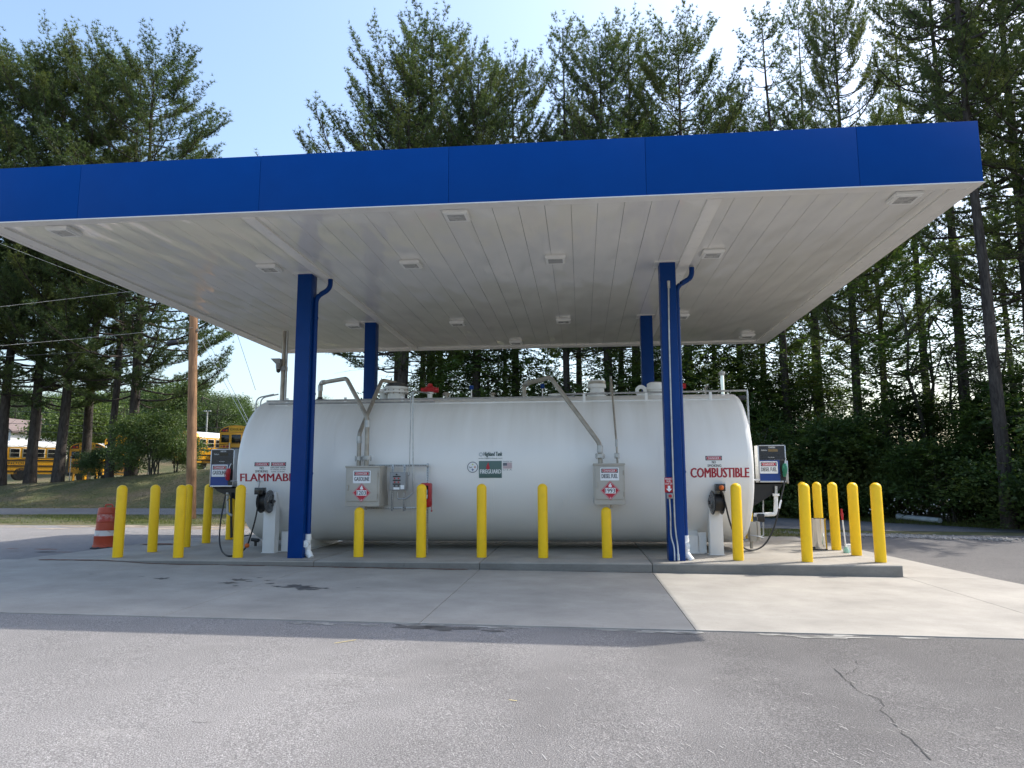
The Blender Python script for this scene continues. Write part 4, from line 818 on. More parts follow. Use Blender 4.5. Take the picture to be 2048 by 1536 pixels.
reel(525.5, 550, 1106, 984, 14.4, (531, 1003), rad(-4), 'black hose reel on white pedestal with orange ball on its hose', [(521, 985), (515, 1015), (509, 1045), (500, 1075), (493, 1093), (478, 1107), (458, 1112), (444, 1102), (439, 1080), (441, 1045), (446, 1015), (451, 990)], [14.1, 14.1, 14.15, 14.3, 14.5, 14.6, 14.7, 15, 15.4, 15.6, 15.7], (494, 1091, 14.25), [(462, 962, 15.8), (519, 962, 14.35), (517, 974, 14.3)])
reel(1419.5, 1446, 1109.5, 980, 14.55, (1433, 1005), rad(7), 'black hose reel on white pedestal with orange stop in its guide', [(1440, 978), (1450, 1005), (1460, 1045), (1474, 1080), (1490, 1097), (1508, 1100), (1528, 1090), (1544, 1065), (1554, 1035), (1561, 1000), (1567, 975), (1570, 958)], [14.3, 14.35, 14.5, 14.8, 15.1, 15.2, 15.25, 15.3, 15.35, 15.45, 15.5], None, [(1518, 960, 15.5), (1460, 959, 14.5), (1450, 961, 14.45), (1450, 985, 14.4)])
# ------------------------------------------------------------------ bollards
bp = thing('bollard', 'x', 'bollard', (0, 0, 0), 'yellow bollards round the fuel pad'); BR = 0.0965; BH = 1.405
def boll_prof(h): return [(BR * 0.97, 0.0), (BR, 0.012), (BR, h - 0.09)] + [(BR * math.cos(a), h - 0.09 + 0.09 * math.sin(a)) for a in [rad(d) for d in (15, 30, 45, 60, 75, 86)]]
MB().lathe(boll_prof(BH), 28).build('sleeve', YEL, bp); MB().lathe([(BR * 1.08, 0.001), (BR * 0.8, 0.009)], 28).build('base_ring', CONC2, bp)
bs = thing('bollard', 'x', 'bollard', (0, 0, 0), 'yellow bollards round the fuel pad')
MB().lathe(boll_prof(0.955), 28).build('sleeve', YEL, bs); MB().lathe([(BR * 1.08, 0.001), (BR * 0.8, 0.009)], 28).build('base_ring', CONC2, bs)
BL = [(229, 1116, 'tall yellow bollard at the pad corner beside the orange barrel'), (299, 1105, 'second tall yellow bollard behind the barrel-side corner bollard'), (351, 1116.5, 'tall yellow bollard next along the kerb from the barrel-side corner'), (367, 1095, 'tall yellow bollard in the end row, mostly hidden behind another bollard'), (408, 1087, 'tall yellow bollard in the end row just before the gasoline dispenser'), (455, 1080, 'tall yellow bollard behind the gasoline dispenser hose'), (471, 1116.5, 'tall yellow bollard in front of the gasoline hose loop'), (714, 1115, 's:short yellow bollard in front of the gasoline cabinet'), (840, 1116, 'tall yellow bollard in front of the red extinguisher box'), (962, 1116, 'tall yellow bollard below the green logo on the tank'), (1086, 1117, 'tall yellow bollard between the green logo and the diesel cabinet'), (1215, 1117, 's:short yellow bollard in front of the diesel cabinet'), (1501, 1079, 'tall yellow bollard peeping out behind the diesel end of the tank'), (1479, 1122, 'tall yellow bollard beside the diesel hose reel pedestal'), (1618, 1125, 'tall yellow bollard on the kerb just beside the chrome can'), (1766, 1126, 'tall yellow bollard at the pad corner farthest from the barrel'), (1717, 1112, 'tall yellow bollard beside the red-handled rod'), (1676, 1101, 'tall yellow bollard between the chrome can and the red-handled rod'), (1646, 1096, 'tall yellow bollard standing right behind the chrome can'), (1612, 1083, 'tall yellow bollard hidden behind the kerb bollard near the chrome can')]
us = [False, False]
for px, py, lab in BL:
    p = at(px, py, Z=0); sh = lab.startswith('s:'); src = bs if sh else bp
    if lab.startswith('tall yellow bollard standing right'): p = Vector((5.3, 16.75, 0))
    if not us[sh]: o = src; us[sh] = True; o.location = (p.x, p.y + 0.09, 0.002)
    else: o = copy_tree(src, (p.x, p.y + 0.09, 0.002))
    o['label'] = lab[2:] if sh else lab; o.rotation_euler = (rad(random.uniform(-.5, .5)), rad(random.uniform(-.5, .5)), random.random() * 6)
# ------------------------------------------------------------------ barrel, can, rod
p = at(195, 1098, Z=-0.055); bx, by = p.x, p.y + 0.3; bz = gl(bx) - 0.01
ba = thing('traffic_barrel', 'worn orange traffic barrel with scuffed white bands and black foot', 'traffic barrel', (bx, by, bz))
WBAND = mat('worn_white_band', (0.62, 0.58, 0.54), 0.5, var=0.1, dirt=(0.38, 0.06, 0.03), dirt_amt=0.95, dscale=7)
MB().lathe([(0.33, 0.0), (0.34, 0.02), (0.30, 0.05)], 8, (bx, by, bz)).build('rubber_foot', RUB, ba)
prof = [(0.295, 0.04), (0.29, 0.08), (0.272, 0.09), (0.268, 0.27), (0.275, 0.28), (0.258, 0.29), (0.253, 0.42), (0.262, 0.43), (0.245, 0.44), (0.24, 0.60), (0.25, 0.61), (0.235, 0.62), (0.23, 0.79), (0.24, 0.80), (0.225, 0.81), (0.22, 0.91), (0.2, 0.935), (0.05, 0.94)]
MB().lathe(prof, 32, (bx, by, bz)).build('drum', BRLO, ba)
MB().lathe([(0.2605, 0.293), (0.2555, 0.417)], 32, (bx, by, bz)).build('reflective_band', WBAND, ba); MB().lathe([(0.2375, 0.625), (0.2325, 0.785)], 32, (bx, by, bz)).build('reflective_band', mat('worn_red_band', (0.42, 0.05, 0.03), 0.5, var=0.1, dirt=(0.6, 0.5, 0.45), dirt_amt=0.8, dscale=7), ba)
MB().tube(path([(bx - 0.09, by, bz + 0.92), (bx - 0.085, by, bz + 1.0), (bx + 0.085, by, bz + 1.0), (bx + 0.09, by, bz + 0.92)], 0.03), 0.018, 8).build('handle', BRLO, ba)
p = at(1645, 1101, Z=0); cx, cy = p.x, p.y + 0.16
tc = thing('trash_can', 'shiny chrome cylindrical can standing among the yellow bollards', 'trash can', (cx, cy, 0))
MB().lathe([(0.15, 0.02), (0.152, 0.04), (0.15, 0.62), (0.156, 0.63), (0.156, 0.65), (0.145, 0.652), (0.142, 0.3), (0.01, 0.28)], 40, (cx, cy, 0)).build('can_body', STAIN, tc); MB().lathe([(0.152, 0.003), (0.155, 0.02)], 40, (cx, cy, 0)).build('base_rim', BLK, tc)
MB().tube([(cx - 0.15, cy - 0.06, 0.05), (cx - 0.19, cy - 0.08, 0.03)], 0.02, 8).build('pedal', BLK, tc)
p = at(1693, 1106, Z=0)
sq = thing('red_handled_rod', 'white rod with red handle standing in a green jar', 'rod', (p.x, p.y, 0))
top = at(1690, 1018, Y=p.y)
MB().tube([(p.x, p.y, 0.05), (p.x - 0.03, p.y + 0.02, top.z - 0.2)], 0.014, 10).build('shaft', PVC, sq); MB().tube([(p.x - 0.03, p.y + 0.02, top.z - 0.22), (p.x - 0.032, p.y + 0.02, top.z - 0.1), (p.x - 0.038, p.y + 0.02, top.z - 0.05), (p.x - 0.035, p.y + 0.02, top.z)], [0.02, 0.028, 0.018, 0.022], 10).build('handle', RED, sq)
MB().lathe([(0.055, 0.003), (0.058, 0.06), (0.035, 0.1), (0.035, 0.12)], 16, (p.x, p.y, 0)).build('jar', mat('pale_green_plastic', (0.3, 0.55, 0.45), 0.3, dirt=(0.6, 0.62, 0.55), dirt_amt=0.6, dscale=20), sq)
p = at(1702, 1105, Z=0); wb = thing('white_block', 'small white plastic block beside the red-handled rod', 'block', (p.x, p.y + 0.1, 0))
MB().box(p.x - 0.06, p.x + 0.06, p.y + 0.06, p.y + 0.16, 0.003, 0.15, 0.012).build('block', PVC, wb); MB().box(p.x - 0.065, p.x + 0.065, p.y + 0.055, p.y + 0.165, 0.13, 0.156, 0.006).build('lid', PVC, wb)
# camera pole behind the tank
pc = at(567, 740, Y=18.6)
cpn = thing('camera_pole', 'galvanised steel pole with security camera rising behind the tank', 'pole', (pc.x, 18.6, 0))
MB().tube([(pc.x, 18.6, 0.002), (pc.x, 18.6, 3.2), (pc.x, 18.6, 5.58)], [0.075, 0.07, 0.062], 14).build('mast', STEEL, cpn); MB().tube([(pc.x + 0.11, 18.56, 0.6), (pc.x + 0.09, 18.56, 5.58)], 0.03, 10).build('conduit', GALV, cpn)
a = at(557, 735, Y=18.5); h1 = MB().lathe([(0.05, -0.17), (0.07, -0.12), (0.085, 0.1), (0.085, 0.12)], 14, (a.x, 18.5, a.z + 0.1)).build('camera_housing', GREYB, cpn)
MB().lathe([(0.01, -0.25), (0.05, -0.22), (0.06, -0.17), (0.06, -0.15)], 14, (a.x, 18.5, a.z + 0.1)).build('dome', DKGLASS, h1)
MB().prism([(a.x - 0.2, a.z + 0.24), (a.x + 0.06, a.z + 0.24), (a.x + 0.09, a.z + 0.1), (a.x - 0.06, a.z + 0.1)], lambda u, v: (u, 18.41, v), lambda u, v: (u, 18.59, v)).build('sun_hood', GREYB, h1); MB().box(a.x + 0.02, pc.x + 0.09, 18.5, 18.68, a.z - 0.08, a.z + 0.04, 0.01).build('pole_clamp', GREYB, h1)
# ------------------------------------------------------------------ vegetation generators
def tubes_np(paths, n=5):
    """list of (pts Nx3, radii N) -> verts, quad faces"""
    V = []; F = []; off = 0; ang = np.arange(n) * 2 * np.pi / n; ca, sa = np.cos(ang), np.sin(ang)
    for P, R in paths:
        P = np.asarray(P, float); R = np.asarray(R, float); m = len(P)
        T = np.gradient(P, axis=0); T /= np.linalg.norm(T, axis=1, keepdims=True) + 1e-9
        ref = np.array([0, 0, 1.0]) if abs(T[0][2]) < 0.8 else np.array([0, 1.0, 0])
        A = np.cross(T, ref); A /= np.linalg.norm(A, axis=1, keepdims=True) + 1e-9; B = np.cross(T, A)
        W = P[:, None, :] + R[:, None, None] * (A[:, None, :] * ca[None, :, None] + B[:, None, :] * sa[None, :, None])
        V.append(W.reshape(-1, 3)); i = np.arange(m - 1)[:, None] * n; k = np.arange(n)[None, :]; k2 = (k + 1) % n
        F.append(np.stack([off + i + k, off + i + k2, off + i + n + k2, off + i + n + k], -1).reshape(-1, 4)); off += m * n
    return np.concatenate(V), np.concatenate(F)
def mesh_np(name, V, F, m, smooth=False):
    me = bpy.data.meshes.new(name); set_mesh(me, V, F); me.materials.append(m)
    if smooth: me.polygons.foreach_set('use_smooth', np.ones(len(F), bool))
    return me
def unit(v): return v / (np.linalg.norm(v, axis=-1, keepdims=True) + 1e-9)
def pine(seed, H, zb, R, r0, mb_, ml_, lean=(0, 0), up=0.45, dens=1.0, top=0.12, dead=14, tuft=13, lop=None, skip=0.0):
    g = np.random.default_rng(seed); limbs = []; C = []; D = []
    nz_ = 14; tz_ = np.linspace(0, H, nz_); wob = np.cumsum(g.normal(0, 0.03, (nz_, 2)), 0)
    tp = np.stack([lean[0] * tz_ / H + wob[:, 0], lean[1] * tz_ / H + wob[:, 1], tz_], -1); tr = r0 * (1 - 0.93 * (tz_ / H) ** 1.1); tr[0] *= 1.25
    limbs.append((tp, tr))
    def trunk(z): return np.array([np.interp(z, tz_, tp[:, 0]), np.interp(z, tz_, tp[:, 1]), z]), np.interp(z, tz_, tr)
    z = zb
    while z < H - 0.3:
        t = (z - zb) / (H - zb); prof = min(1.0, 0.55 + t * 2.2) * (1 - t) ** 0.62 + top
        nl = g.integers(3, 6)
        az0 = g.uniform(0, 6.28)
        for k in range(nl):
            if g.random() < skip: continue
            az = az0 + k * 6.283 / nl + g.normal(0, 0.3); L = R * prof * g.uniform(0.55, 1.18)
            if lop is not None: L *= 1 + lop[1] * math.cos(az - lop[0])
            if L < 0.5: L = 0.5
            base, rt = trunk(z + g.normal(0, 0.15)); h = np.array([math.cos(az), math.sin(az), 0]); el = g.uniform(-0.12, 0.22) + 0.38 * t
            u = up * g.uniform(0.6, 1.4) * (0.5 + 0.6 * t); s = np.linspace(0, 1, 7)
            side = np.array([-h[1], h[0], 0]) * g.normal(0, 0.12)
            P = base + np.outer(s * L, h) + np.outer(L * (el * s - 0.12 * np.sin(s * 3.14) + u * s ** 2.2), [0, 0, 1]) + np.outer(L * s * s, side)
            limbs.append((P, max(0.016, min(rt * 0.5, 0.012 * L + 0.014)) * (1 - 0.8 * s)))
            ntw = max(5, int(L * 6.4 * dens)); ss = g.uniform(0.3 if L > 2 else 0.1, 1.0, ntw) ** 0.8
            for q, sv in enumerate(ss):
                o = np.array([np.interp(sv, s, P[:, i]) for i in range(3)]); j = min(int(sv * 6), 5); td = P[j + 1] - P[j]; td = td / (np.linalg.norm(td) + 1e-9)
                lat = np.cross(td, [0, 0, 1]) * (1 if q % 2 else -1); d = td * g.uniform(0.5, 1.0) + lat * g.uniform(0.3, 1.0) + np.array([0, 0, g.uniform(0.0, 0.55)]); d /= np.linalg.norm(d)
                l = g.uniform(0.4, 0.9) * (0.62 + 0.28 * L * (1.15 - sv) ** 0.7); nt = max(2, int(l / 0.16))
                w = np.linspace(0.25, 1, nt)[:, None]; C.append(o + d * l * w + np.array([0, 0, 0.12 * l]) * w ** 2 + g.normal(0, 0.055, (nt, 3))); D.append(np.repeat(d[None], nt, 0))
                if l > 0.7: limbs.append((np.stack([o, o + d * l * 0.9 + np.array([0, 0, 0.1 * l])]), np.array([0.012, 0.005])))
        z += g.uniform(0.42, 0.75) * (1 if t < 0.8 else 0.6)
    for k in range(dead):
        zz = g.uniform(zb * 0.35, zb + 1.5); az = g.uniform(0, 6.28); L = g.uniform(0.5, 2.8); base, rt = trunk(zz); h = np.array([math.cos(az), math.sin(az), g.uniform(-0.15, 0.3)]); s = np.linspace(0, 1, 4)
        P = base + np.outer(s * L, h) + np.outer(-0.15 * L * s * s + 0.05 * np.sin(s * 6), [0, 0, 1]); limbs.append((P, 0.022 * (1 - 0.8 * s)))
        for q in range(3):
            o = P[1 + q % 3]; d = h + g.normal(0, 0.6, 3); limbs.append((np.stack([o, o + d * 0.3 * L]), np.array([0.009, 0.003])))
    C = np.concatenate(C); D = np.concatenate(D); n = len(C)
    C = np.repeat(C, tuft, 0); D = np.repeat(D, tuft, 0); N = len(C)
    dr = unit(D * 0.4 + g.normal(0, 0.6, (N, 3)) + np.array([0, 0, 0.28])); ln = g.uniform(0.12, 0.25, N)[:, None]
    sd = unit(np.cross(dr, g.normal(0, 1, (N, 3)))) * g.uniform(0.010, 0.019, N)[:, None]
    V = np.stack([C - sd, C + sd, C + dr * ln], 1).reshape(-1, 3); F = np.arange(N * 3).reshape(-1, 3)
    tv, tf = tubes_np(limbs, 5); k = H / V[:, 2].max(); V = V * np.array([1, 1, k]); tv = tv * np.array([1, 1, k])
    return mesh_np('trunk', tv, tf, mb_, True), mesh_np('crown', V, F, ml_)
def leafy(seed, H, R, zb, mb_, ml_, nfr=420, leaf=0.13, nst=5, frond=True, r0=0.06, flat=1.0):
    """shrub or broadleaf tree: stems, limbs, and sprays of separate leaves"""
    g = np.random.default_rng(seed); paths = []; O = []; DD = []
    tips = []
    for k in range(nst):
        az = k * 6.283 / nst + g.normal(0, 0.4); a = np.array([g.normal(0, 0.1) * R, g.normal(0, 0.1) * R, 0]); rr = R * g.uniform(0.15, 0.5); b = np.array([math.cos(az) * rr, math.sin(az) * rr, H * g.uniform(0.55, 0.9)])
        s = np.linspace(0, 1, 6)[:, None]; P = a * (1 - s) + b * s + np.array([0, 0, 1]) * 0.1 * H * np.sin(s * 3.14) * 0.3 + g.normal(0, 0.03 * R, (6, 3)); paths.append((P, r0 * (1 - 0.8 * s[:, 0]))); tips += [P[3], P[4], P[5]]
    lobes = []
    for k in range(int(9 + R * 3)):
        th = g.uniform(0, 6.28); ph = g.uniform(-0.75, 1.2); rr = g.uniform(0.45, 0.95); c = np.array([math.cos(th) * math.cos(ph) * R * rr, math.sin(th) * math.cos(ph) * R * rr, zb + (H - zb) * (0.40 + 0.52 * math.sin(ph) * rr)]); lobes.append((c, g.uniform(0.28, 0.5) * R))
        t0 = tips[g.integers(len(tips))]; paths.append((np.stack([t0, (t0 + c) / 2 + g.normal(0, .1, 3), c]), np.array([r0 * 0.35, r0 * 0.22, 0.008])))
    for k in range(nfr):
        c, rl = lobes[g.integers(len(lobes))]; d = unit(g.normal(0, 1, 3)); d[2] = abs(d[2]) * 0.8 - 0.25; O.append(c + d * rl * g.uniform(0.5, 1.05) * np.array([1, 1, 0.8 * flat])); dd = unit(d + np.array([0, 0, g.uniform(-0.3, 0.35)])); DD.append(dd)
    O = np.array(O); DD = np.array(DD)
    if frond:
        k = 13; t = np.linspace(0.1, 1, k); Lf = g.uniform(0.45, 0.85, len(O)) * (leaf / 0.13)
        hz_ = unit(np.cross(DD, np.array([0, 0, 1.0]))); 
        P = O[:, None, :] + DD[:, None, :] * (Lf[:, None] * t)[..., None] - np.array([0, 0, 1.0]) * (0.35 * Lf[:, None] * t ** 2)[..., None]
        sgn = np.where(np.arange(k) % 2 == 0, 1.0, -1.0); ld = hz_[:, None, :] * sgn[None, :, None] + DD[:, None, :] * 0.35 + g.normal(0, 0.18, P.shape); ld[:, -1] = DD
        P = P.reshape(-1, 3); ld = unit(ld.reshape(-1, 3)); N = len(P); ln = leaf * g.uniform(0.9, 1.5, N)[:, None]; wd = unit(np.cross(ld, g.normal(0, 0.35, (N, 3)) + np.array([0, 0, 1.0]))) * leaf * 0.3
    else:
        k = 11; P = (O[:, None, :] + g.normal(0, leaf * 2.0, (len(O), k, 3))).reshape(-1, 3); N = len(P); ld = unit(np.repeat(DD, k, 0) + g.normal(0, 0.7, (N, 3)) - np.array([0, 0, 0.25])); ln = leaf * g.uniform(0.8, 1.5, N)[:, None]; wd = unit(np.cross(ld, g.normal(0, 1, (N, 3)))) * leaf * 0.42
    mid = P + ld * ln * 0.5; V = np.stack([P, mid + wd, P + ld * ln, mid - wd], 1).reshape(-1, 3); F = np.arange(N * 4).reshape(-1, 4)
    tv, tf = tubes_np(paths, 5)
    return mesh_np('stem', tv, tf, mb_, True), mesh_np('foliage', V, F, ml_)
BARK = m_bark('pine_bark', (0.028, 0.023, 0.02), (0.105, 0.09, 0.078)); BARK2 = m_bark('grey_bark', (0.035, 0.032, 0.027), (0.12, 0.11, 0.09))
NEED = m_leaf('pine_needles', (0.055, 0.09, 0.038), (0.12, 0.165, 0.062), (0.17, 0.18, 0.055), 0.38, 0.8)
NEEDF = m_leaf('far_needles', (0.06, 0.10, 0.05), (0.12, 0.17, 0.08), None, 0.3, 0.25)
LEAFD = m_leaf('dark_leaves', (0.03, 0.062, 0.024), (0.10, 0.155, 0.045), (0.16, 0.185, 0.05), 0.42, 1.1); LEAFM = m_leaf('green_leaves', (0.045, 0.08, 0.03), (0.10, 0.15, 0.05), None, 0.3, 0.8); LEAFY = m_leaf('bright_leaves', (0.06, 0.10, 0.03), (0.12, 0.17, 0.05), None, 0.35, 0.6)
def plant_tree(name, meshes, label, cat, loc, rz, s, group, parts=('trunk', 'crown')):
    t = thing(name, label, cat, loc, group); t.rotation_euler = (0, 0, rz); t.scale = s if isinstance(s, tuple) else (s, s, s)
    for nm, me in zip(parts, meshes): link(nm, me, t)
    return t
# pine prototypes (shared mesh data)
PA = pine(11, 27, 8.5, 5.2, 0.33, BARK, NEED, up=0.5, dens=1.15)                 # broad, full
PB = pine(12, 26, 9.5, 4.3, 0.3, BARK, NEED, up=0.5, dens=1.25, top=0.2)
PC = pine(13, 28, 13, 2.9, 0.24, BARK, NEED, up=0.55, dens=0.75, skip=0.2)           # slender, sparse
PD = pine(14, 28, 10, 4.0, 0.3, BARK, NEED, up=0.4, dens=0.95, dead=26)
PE = pine(15, 27, 5.0, 5.6, 0.30, BARK, NEED, up=0.28, dens=1.2, top=0.25, dead=8)   # low limbed, left bank
PF = pine(16, 26, 6.0, 4.8, 0.29, BARK, NEED, up=0.32, dens=1.1, top=0.22, dead=8)
PG = pine(17, 30, 16, 4.2, 0.36, BARK, NEED, up=0.25, dens=0.9, dead=40, skip=0.1)   # tall trunk, bare limbs
PH = pine(18, 27, 7.5, 5.4, 0.34, BARK, NEED, up=0.75, dens=1.0, lop=(math.pi, 0.35))          # long swept limbs to one side
PK = pine(19, 13, 1.5, 3.6, 0.18, BARK, NEEDF, up=0.25, dens=0.75, tuft=5)                    # far, small
def pine_at(m, px, Y, ytop, label, group, rz=0.0, base=None, H=27, wx=1.0):
    b = at(px, 900, Y=Y); gz = G(b.x, Y); zt = at(px, ytop, Y=Y).z; s = (zt - gz) / H
    return plant_tree('pine_tree', m, label, 'tree', (b.x, Y, gz - 0.05), rz, (s * wx, s * wx, s), group)
g1 = 'tall pines behind the canopy'; g2 = 'pines on the grass bank'; g3 = 'pines at the edge of the dark wood'
pine_at(PH, 800, 40, 40, 'broad pine with long upswept limbs beside the open sky gap', g1, 0.0, wx=1.12)
pine_at(PB, 858, 42.5, 22, 'tall full pine rising just beside the pine with swept limbs', g1, 1.0, H=26)
pine_at(PA, 952, 39.5, 78, 'rounded dense pine lower than its neighbours behind the fascia', g1, 2.2, wx=0.95)
pine_at(PB, 1030, 43, 92, 'dense narrow pine beside the rounded pine', g1, 0.4, H=26, wx=0.9)
pine_at(PC, 1128, 41, 22, 'slender open pine with thin crown behind the fascia', g1, 0.8, H=28)
pine_at(PA, 1222, 40, 28, 'full dark pine next to the slender open pine', g1, 4.0, wx=0.9)
pine_at(PD, 1276, 44, 18, 'tall pine crowding the full dark pine from behind', g1, 0.3, H=28)
pine_at(PB, 1385, 41, 24, 'wide pine with spreading branches over the front column', g1, 2.9, H=26, wx=0.95)
pine_at(PD, 1490, 44, 130, 'pine half hidden between two taller pines', g1, 5.0, H=28, wx=0.85)
pine_at(PC, 1580, 39, -10, 'thin bare-stemmed pine standing against pale sky', g1, 2.0, H=28, wx=1.1)
pine_at(PC, 1650, 44, -20, 'thin pale-barked pine between two darker pines', g1, 4.4, H=28, wx=0.8)
pine_at(PA, 1722, 36, -60, 'heavy dark pine towering over the fascia end', g3, 1.1, wx=0.74)
pine_at(PG, 2004, 26.5, -420, 'tall leaning pine trunk with bare limbs beside the fascia corner', g3, 0.0, H=30, wx=0.72)
pine_at(PG, 1936, 33, -230, 'straight bare-limbed pine inside the wood near the leaning trunk', g3, 2.4, H=30, wx=0.75)
pine_at(PA, 2085, 30, -300, 'dense pine at the right end of the wood edge', g3, 0.6, wx=1.0)
pine_at(PD, 2170, 27, -450, 'very tall pine beyond the end of the road bend', g3, 0.9, H=28)
pine_at(PC, 1872, 40, -60, 'deep-set pine within the dark wood', g3, 3.3, H=28)
for i, (px, Y, yt) in enumerate([(790, 47, 190), (842, 50, 210), (880, 46, 230), (1015, 52, 220), (1160, 50, 220), (1245, 48, 200), (1350, 47, 210), (1440, 50, 190), (1535, 45, 215), (1640, 52, 190), (1775, 47, 210), (2040, 42, 60)]):
    pine_at([PB, PD, PA, PC][i % 4], px, Y, yt, 'dark pine deeper in the wood behind the road', 'pines deeper in the wood', i * 1.3, H=[26, 28, 27, 28][i % 4], wx=0.9)
for px, Y, yt, m, H, rz, wx, lab in [(66, 46.6, 72, PE, 27, 0.0, 1.0, 'pine at the bank top in front of the bus with lettered side'), (122, 46.2, 75, PF, 26, 0.6, 1.0, 'forked pine beside the end of the lettered bus'), (218, 46.4, 110, PC, 28, 1.0, 1.0, 'slim pine trunk just before the leafy bush'), (262, 46.8, 68, PE, 27, 2.6, 1.05, 'thick-trunked pine growing out of the leafy bush'), (6, 45.5, 100, PF, 26, 3.4, 1.0, 'pine at the outer end of the bank beside the bus front'), (-80, 46.5, 80, PA, 27, 0.0, 1.1, 'pine standing past the outer end of the bank'), (170, 51, 80, PD, 28, 1.4, 0.95, 'pine behind the bank pines near the parked buses')]:
    pine_at(m, px, Y, yt, lab, g2, rz, H=H, wx=wx)
# understorey: shrubs at the wood edge
S1 = leafy(31, 4.6, 2.3, 0.3, BARK2, LEAFD, 620, 0.15, 5); S2 = leafy(32, 5.6, 2.6, 0.4, BARK2, LEAFD, 700, 0.16, 5); S3 = leafy(33, 3.4, 2.0, 0.1, BARK2, LEAFD, 520, 0.14, 6, False); S4 = leafy(34, 8.5, 3.0, 2.0, BARK2, LEAFD, 720, 0.17, 4, True, 0.09)
rs = random.Random(5)
for i in range(62):
    row = i % 3; x = 1.5 + 25 * (i / 62) + rs.uniform(-0.6, 0.6); y = far_edge(x) + [1.6, 3.6, 6.2][row] + rs.uniform(-0.5, 0.6)
    if x > 10: x += [0.6, 2.0, 3.6][row]
    m = [[S3, S1, S3], [S1, S3, S2], [S2, S1, S1]][row][(i // 3 + i) % 3]; s = rs.uniform(0.65, 1.1)
    y += rs.uniform(-0.3, 1.2); x += rs.uniform(-0.5, 0.5)
    plant_tree('wood_edge_shrub', m, ['low leafy shrub along the front of the dark wood', 'tall fern-leaved shrub in the dark wood edge', 'big leafy understorey shrub below the dark pines'][row], 'shrub', (x, y, G(x, y) - 0.05), rs.uniform(0, 6.3), (s, s, s * rs.uniform(0.75, 1.35)), ['front shrubs of the wood edge', 'middle shrubs of the wood edge', 'rear shrubs of the wood edge'][row], ('stem', 'foliage'))
for i, (x, y) in enumerate([(15.4, 28.2), (15.5, 26.1), (16.3, 25.4), (17.4, 24.6), (18.3, 26.2), (16.9, 26.6), (19.5, 23.6), (15.0, 30.4), (12.0, 32.4), (10.9, 32.4), (9.6, 32.9), (8.2, 34.2), (6.6, 35.0), (20.8, 23.4), (16.0, 27.6)]):
    s = rs.uniform(0.75, 1.0); plant_tree('roadside_shrub', [S3, S1][i % 2], 'bushy shrub growing right at the far edge of the road', 'shrub', (x, y, G(x, y) - 0.1), rs.uniform(0, 6.3), (s, s, s * rs.uniform(0.8, 1.2)), 'shrubs right at the road edge', ('stem', 'foliage'))
for i in range(22):
    x = -9.5 + i * 1.15 + rs.uniform(-.5, .5); y = 41 + rs.uniform(-1.5, 4); s = rs.uniform(0.95, 1.35)
    plant_tree('understorey_tree', [S4, S2][i % 3 == 0], 'small leafy tree seen between the tank top and canopy', 'tree', (x, y, G(x, y) - 0.05), rs.uniform(0, 6.3), (s * .85, s * .85, s), 'small trees behind the tank', ('stem', 'foliage'))
S5 = leafy(35, 15, 4.2, 3.5, BARK2, LEAFD, 620, 0.19, 3, True, 0.13); S6 = leafy(36, 11, 3.6, 2.5, BARK2, LEAFD, 560, 0.17, 3, True, 0.11)
for i in range(8):
    x = 9 + i * 3.0 + rs.uniform(-.8, .8); y = max(far_edge(x), 27) + rs.uniform(5, 12); s = rs.uniform(0.7, 1.1); m = [S5, S6, S5][i % 3]
    plant_tree('wood_tree', m, 'leafy tree filling the gaps between dark pine trunks', 'tree', (x, y, G(x, y) - 0.05), rs.uniform(0, 6.3), (s, s, s * rs.uniform(0.9, 1.15)), 'leafy trees between the pine trunks', ('stem', 'foliage'))
# leafy bush on the bank, round far trees
B1 = leafy(41, 5.2, 3.0, 0.0, BARK2, LEAFM, 1500, 0.13, 7, False); b = at(304, 945, Y=45.5); gz = G(b.x, 45.5)
plant_tree('leafy_bush', B1, 'large leafy bush in front of the buses on the bank', 'bush', (b.x, 45.5, gz - 0.05), 0.3, (0.95, 0.85, 0.9), None, ('stem', 'foliage'))
b = at(196, 945, Y=47.2); plant_tree('leafy_bush', B1, 'smaller dark bush covering the corner of the angled bus', 'bush', (b.x, 47.2, G(b.x, 47.2) - 0.05), 2.0, (0.5, 0.5, 0.5), None, ('stem', 'foliage'))
b = at(352, 942, Y=46.2); plant_tree('leafy_bush', B1, 'small bush between the large leafy bush and the wooden pole', 'bush', (b.x, 46.2, G(b.x, 46.2) - 0.05), 4.0, (0.5, 0.5, 0.5), None, ('stem', 'foliage'))
B2 = leafy(42, 11, 5.5, 1.5, BARK2, LEAFY, 1500, 0.26, 4, False, 0.2); B3 = leafy(43, 14, 6.0, 2.0, BARK2, LEAFM, 1500, 0.3, 4, False, 0.25)
b = at(152, 880, Y=82); plant_tree('round_tree', B2, 'bright green rounded tree behind the angled bus', 'tree', (b.x, 82, G(b.x, 82)), 0.5, 1.0, None)
far = 'far trees beyond the bus yard'
for i in range(46):
    px = -60 + i * 15.5 + rs.uniform(-8, 8); Y = rs.uniform(95, 135); b = at(px, 900, Y=Y); gz = G(b.x, Y); m = [PK, B3, PK, PK, B3][i % 5]
    yt = lerp([0, 100, 250, 350, 420, 480, 560, 650], [770, 775, 770, 752, 765, 790, 800, 790], px) + rs.uniform(-8, 14); s = max(0.4, (at(px, yt, Y=Y).z - gz) / (13 if m is PK else 14))
    plant_tree('far_tree', m, 'far green tree in the wood beyond the bus yard', 'tree', (b.x, Y, gz - 0.2), rs.uniform(0, 6.3), (s * 1.1, s * 1.1, s), far)
